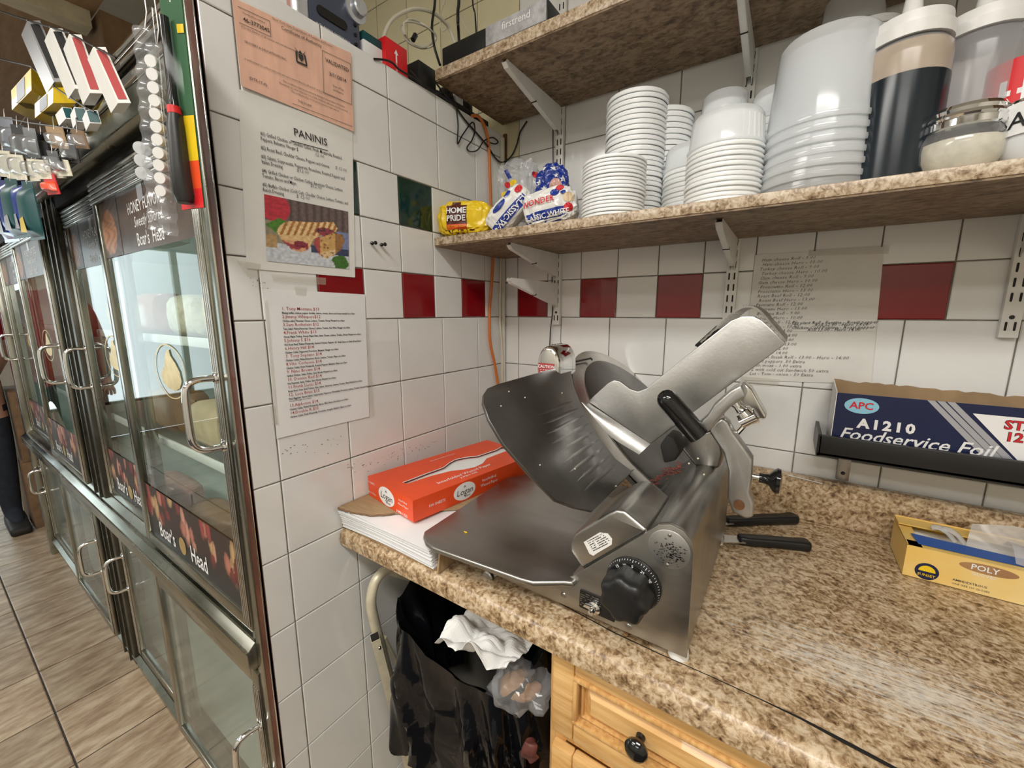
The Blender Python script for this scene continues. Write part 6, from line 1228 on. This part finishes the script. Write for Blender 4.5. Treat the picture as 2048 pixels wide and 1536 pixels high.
for k, (a, b, w_, h_, col, bc) in enumerate([(-6, 232, 30, 70, 'slate_blue', 'clear_plastic'), (20, 248, 28, 66, 'dark_void', 'clear_plastic'), (44, 254, 26, 60, 'black', 'clear_plastic'), (68, 262, 26, 62, 'dark_void', 'clear_plastic'), (90, 252, 34, 44, 'cardboard', 'clear_plastic'), (92, 300, 22, 40, 'black', 'clear_plastic'), (122, 262, 26, 62, 'dark_void', 'clear_plastic'), (140, 258, 26, 38, 'cardboard_dark', 'clear_plastic')]):
    card('blister_pack', ['grey blister pack cut by the left edge', 'dark blister pack second from the left edge', 'black blister pack third from the left edge', 'dark blister pack under the left yellow box', 'tan blister pack under the yellow boxes', 'small black blister pack below the tan one', 'tall dark blister pack beside the fridge fascia', 'small brown blister pack under the green cartons'][k],
         [(a, b), (a+w_, b+3), (a+w_+12, b+h_+2), (a+12, b+h_)], -.87-.008*(k % 3), col, (.12, .1, .88, .72), bc, group=DK)
for k, (a, b, w_, h_) in enumerate([(-8, 300, 26, 60), (18, 308, 26, 52), (44, 316, 26, 46), (68, 318, 26, 40), (92, 326, 30, 30), (108, 318, 26, 34)]):
    card('blister_pack', 'cream backed blister pack, '+['first', 'second', 'third', 'fourth', 'fifth', 'sixth'][k]+' from the left in the lower row', [(a, b), (a+w_, b+2), (a+w_+10, b+h_), (a+10, b+h_)], -.875-.006*(k % 2), 'cheese', (.15, .2, .85, .9), 'clear_plastic', group='cream blister packs in the lower row')
card('red_pack', 'small red and orange packet hanging below the blister packs', [(84, 350), (106, 346), (120, 388), (96, 390)], -.88, 'red_card', (.1, .1, .9, .6), 'orange', 'packet')
BB_ = 'blue bags hanging at the left edge'
for k, (a, b, w_, h_, col) in enumerate([(-10, 352, 24, 130, 'bag_blue'), (8, 356, 24, 118, 'teal'), (26, 358, 22, 112, 'bag_blue'), (42, 362, 22, 116, 'teal')]):
    t, p, n = card('blue_bag', ['dark blue bag cut by the left edge', 'teal bag second from the left edge', 'dark blue bag between the two teal bags', 'teal bag with a yellow mark hanging furthest right'][k], [(a, b), (a+w_, b+2), (a+w_+26, b+h_), (a+20, b+h_+4)], -.875-.007*(k % 2), col, (.05, .05, .95, .9), col, 'bag', BB_, .001, .02)
    f = lambda u, v: p[3].lerp(p[2], u).lerp(p[0].lerp(p[1], u), v)+n*.021
    m = MB(); m.add([tuple(f(u, v)) for u, v in ((.3, .12), (.75, .10), (.65, .38), (.35, .34))], [(0, 1, 2, 3)]); m.recalc = False; m.obj('print_mark', 'yellow' if k == 3 else 'silver_print', t)
# clear strips with round caps, and the lighter on its card
def strip(px0, py0, px1, py1, y, w_, caps, label, r, cm):
    a, b = P(px0, py0, y=y), P(px1, py1, y=y); d = (b-a).normalized(); s = V((.72, .69, 0)); s = (s-d*s.dot(d)).normalized(); n = d.cross(s).normalized()
    if n.dot(CAM-a) < 0: n = -n
    t = thing('blister_strip', label, 'blister strip', tuple(b)); L_ = (b-a).length
    m = MB(); m.sheet(lambda u, v: a+d*L_*v+s*w_*(u-.5)+n*(.006*math.sin(math.pi*u)+.0025*math.sin(v*70)), 6, 60); m.obj('clear_strip', 'clear_plastic', t)
    for k in caps:
        c = P(*k, y=y)+n*.006; Mz = Matrix((s, d, n)).transposed().to_4x4(); Mz.translation = c
        m = MB(); m.lathe([(0, .012), (r*.9, .012), (r, .010), (r, .0), (r*.86, -.004)], Mz, 22); m.obj('cap', cm, t)
    m = MB(); m.tube([a, a-d*.02+V((0, .003, 0)), V((a.x, a.y+.003, .80))], .001, 5); m.obj('hook', 'steel_dull', t)
strip(290, 56, 318, 462, -.862, .030, [(294, 301), (296, 325), (298, 350)], 'clear blister strip with three clear round cells, left of the pair', .0092, 'container')
strip(314, 90, 338, 470, -.852, .026, [(317, 132), (320, 158), (322, 184), (324, 209), (325, 235), (327, 260), (329, 285), (331, 311), (332, 335), (334, 360), (335, 385)], 'clear blister strip with a row of round white caps, right of the pair', .0082, 'white_plastic')
t, p, n = card('lighter_card', 'green to red card holding a long black utility lighter', [(318, -6), (362, -6), (409, 415), (365, 420)], -.848, 'green_print', None, None, 'lighter')
f = lambda u, v: p[3].lerp(p[2], u).lerp(p[0].lerp(p[1], u), v)
for v0, v1, mt in ((.24, .46, 'yellow'), (.10, .24, 'orange'), (0, .10, 'red_card')):
    m = MB(); m.add([tuple(f(u, v)+n*.0006) for u, v in ((0, v0), (1, v0), (1, v1), (0, v1))], [(0, 1, 2, 3)]); m.recalc = False; m.obj('card_band', mt, t)
m = MB(); m.tube([f(.45, .90)+n*.008, f(.45, .55)+n*.008, f(.48, .49)+n*.008], .0055, 12); m.obj('lighter_tube', 'black_gloss', t)
m = MB(); m.tube([f(.48, .49)+n*.009, f(.49, .455)+n*.009], [.0085, .0085], 12); m.obj('lighter_collar', 'red_card', t)
m = MB(); m.tube([f(.49, .455)+n*.009, f(.5, .40)+n*.010, f(.52, .2)+n*.011, f(.55, .06)+n*.011, f(.56, .02)+n*.011], [.008, .010, .0115, .0125, .009], 14); m.obj('lighter_grip', 'black', t)
m = MB(); m.sheet(lambda u, v: f(.15+.7*u, .03+.88*v)+n*(.004+.02*math.sin(math.pi*u)), 8, 6); m.obj('bubble', 'film', t)
m = MB(); m.add([tuple(f(u, v)+n*.001) for u, v in ((.7, .84), (1, .84), (1, .88), (.7, .88))], [(0, 1, 2, 3)]); m.recalc = False; m.obj('yellow_mark', 'yellow', t)
# ================================================================ far end of the aisle
def pbox(x0, x1, y0, y1, z0, z1, label):
    m = MB(); m.box((x0, y0, z0), (x1, y1, z1), .004); o = m.single('cardboard_box', 'cardboard_dark', label, 'carton'); m = MB(); m.box((x0-.001, (y0+y1)/2-.025, z1-.001), (x1+.001, (y0+y1)/2+.025, z1+.0008)); m.obj('tape', 'cardboard', o)
pbox(-3.55, -3.12, -.80, -.42, FZ, -.92, 'lower brown carton stacked at the far end of the fridge'); pbox(-3.52, -3.14, -.79, -.43, -.9185, -.47, 'upper brown carton stacked at the far end of the fridge')
# customer standing at the far end of the fridge, mostly outside the frame, seen in the door glass
def person(x, y):
    t = thing('person', 'person in a red T-shirt, dark trousers and grey cap standing past the fridge', 'person', (x, y, FZ)); Z = FZ
    J = {}; vs = []; es = []; rs = []
    def j(n, p, r, par=None):
        J[n] = len(vs); vs.append((x+p[0], y+p[1], Z+p[2])); rs.append(r)
        if par: es.append((J[par], J[n]))
    j('pelvis', (0, 0, .95), (.17, .15)); j('belly', (.05, 0, 1.10), (.18, .17), 'pelvis'); j('chest', (.02, 0, 1.32), (.17, .14), 'belly'); j('neckb', (0, 0, 1.47), (.08, .08), 'chest'); j('neck', (.01, 0, 1.53), (.055, .055), 'neckb')
    j('jaw', (.03, 0, 1.60), (.075, .065), 'neck'); j('head', (.01, 0, 1.70), (.095, .078), 'jaw'); j('crown', (0, 0, 1.77), (.06, .055), 'head'); j('nose', (.10, 0, 1.655), (.014, .012), 'jaw')
    for s, n in ((1, 'L'), (-1, 'R')):
        bk = -.20 if s > 0 else 0; j('sh'+n, (0, s*.17, 1.43), (.065, .065), 'neckb'); j('el'+n, (-.02+bk*.8, s*.24, 1.14), (.046, .046), 'sh'+n); j('wr'+n, (.10+bk*1.4, s*.22+bk*.3, .95), (.030, .030), 'el'+n); j('palm'+n, (.14+bk*1.5, s*.21+bk*.4, .89), (.030, .016), 'wr'+n)
        for q in range(4): j('f%d%s' % (q, n), (.165+.004*q+bk*1.5, s*(.215-.018*q+.02)+bk*.4, .845), (.009, .009), 'palm'+n); j('g%d%s' % (q, n), (.16+bk*1.5, s*(.215-.018*q+.02)+bk*.4, .80+.006*abs(q-1)), (.008, .008), 'f%d%s' % (q, n))
        j('t0'+n, (.175+bk*1.5, s*.18+bk*.4, .88), (.010, .010), 'palm'+n); j('t1'+n, (.19+bk*1.5, s*.165+bk*.4, .85), (.009, .009), 't0'+n)
        j('hip'+n, (0, s*.10, .86), (.105, .105), 'pelvis'); j('kn'+n, (.03, s*.12, .50), (.070, .070), 'hip'+n); j('an'+n, (0, s*.12, .10), (.045, .045), 'kn'+n); j('toe'+n, (.12, s*.13, .045), (.038, .03), 'an'+n)
    me = bpy.data.meshes.new('p'); me.from_pydata(vs, es, []); o = bpy.data.objects.new('p', me); COL.objects.link(o)
    md = o.modifiers.new('skin', 'SKIN'); sk = me.skin_vertices[0].data
    for i, r in enumerate(rs): sk[i].radius = r
    sk[0].use_root = True; md.use_smooth_shade = True; sb = o.modifiers.new('sub', 'SUBSURF'); sb.levels = 2
    dg = bpy.context.evaluated_depsgraph_get(); dg.update(); em = bpy.data.meshes.new_from_object(o.evaluated_get(dg)); bpy.data.objects.remove(o)
    m = MB()
    vv = [tuple(v.co) for v in em.vertices]
    for f_ in em.polygons:
        c = f_.center; h = c.z-Z; arm = abs(c.y-y) > .19
        m.cur = 1 if (h > .93 and h < 1.50 and not (arm and h < 1.20)) else 2 if (h <= .93 and not (h > .74 and (c.x-x) > .06 and abs(c.y-y) > .13)) else 0
        m.f.append(tuple(f_.vertices)); m.m.append(m.cur); m.sm.append(True)
    m.v = vv; m.recalc = False; m.obj('body', ['skin', 'cloth_red', 'cloth_navy'], t)
    for s in (1, -1):
        m = MB(); m.prism([(-.07, .0), (-.075, .05), (-.03, .09), (.05, .085), (.12, .06), (.20, .05), (.215, .025), (.20, .0)], lambda u, v, d: (x+u, y+s*.125+d, Z+v), -.045, .045, .015, seg=3); m.obj('shoe', 'black_matte', t)
        m = MB(); m.ball((x+.0, y+s*.082, Z+1.665), .022, None, 2, (.6, .4, 1.3)); m.obj('ear', 'skin', t)
        m = MB(); m.ball((x+.088, y+s*.032, Z+1.685), .011, None, 2); m.obj('eye', 'white_print', t)
    m = MB(); m.ball((x+.086, y, Z+1.605), .02, None, 2, (.5, 1.2, .25)); m.obj('mouth', 'ham', t)
    m = MB(); m.lathe([(.103, 0), (.104, .03), (.095, .075), (.06, .10), (0, .108)], Matrix.Translation((x-.002, y, Z+1.715)), 24); m.prism([(.08, -.07), (.17, -.045), (.185, 0), (.17, .045), (.08, .07)], lambda u, v, d: (x+u, y+v, Z+1.715+d), 0, .006); m.obj('baseball_cap', 'cap_grey', t)
person(-3.28, -.985)
# ---------------------------------------------------------------- put the floor at z = 0
for o in bpy.data.objects:
    if o.parent is None and o.type != 'CAMERA': o.location.z += LIFT
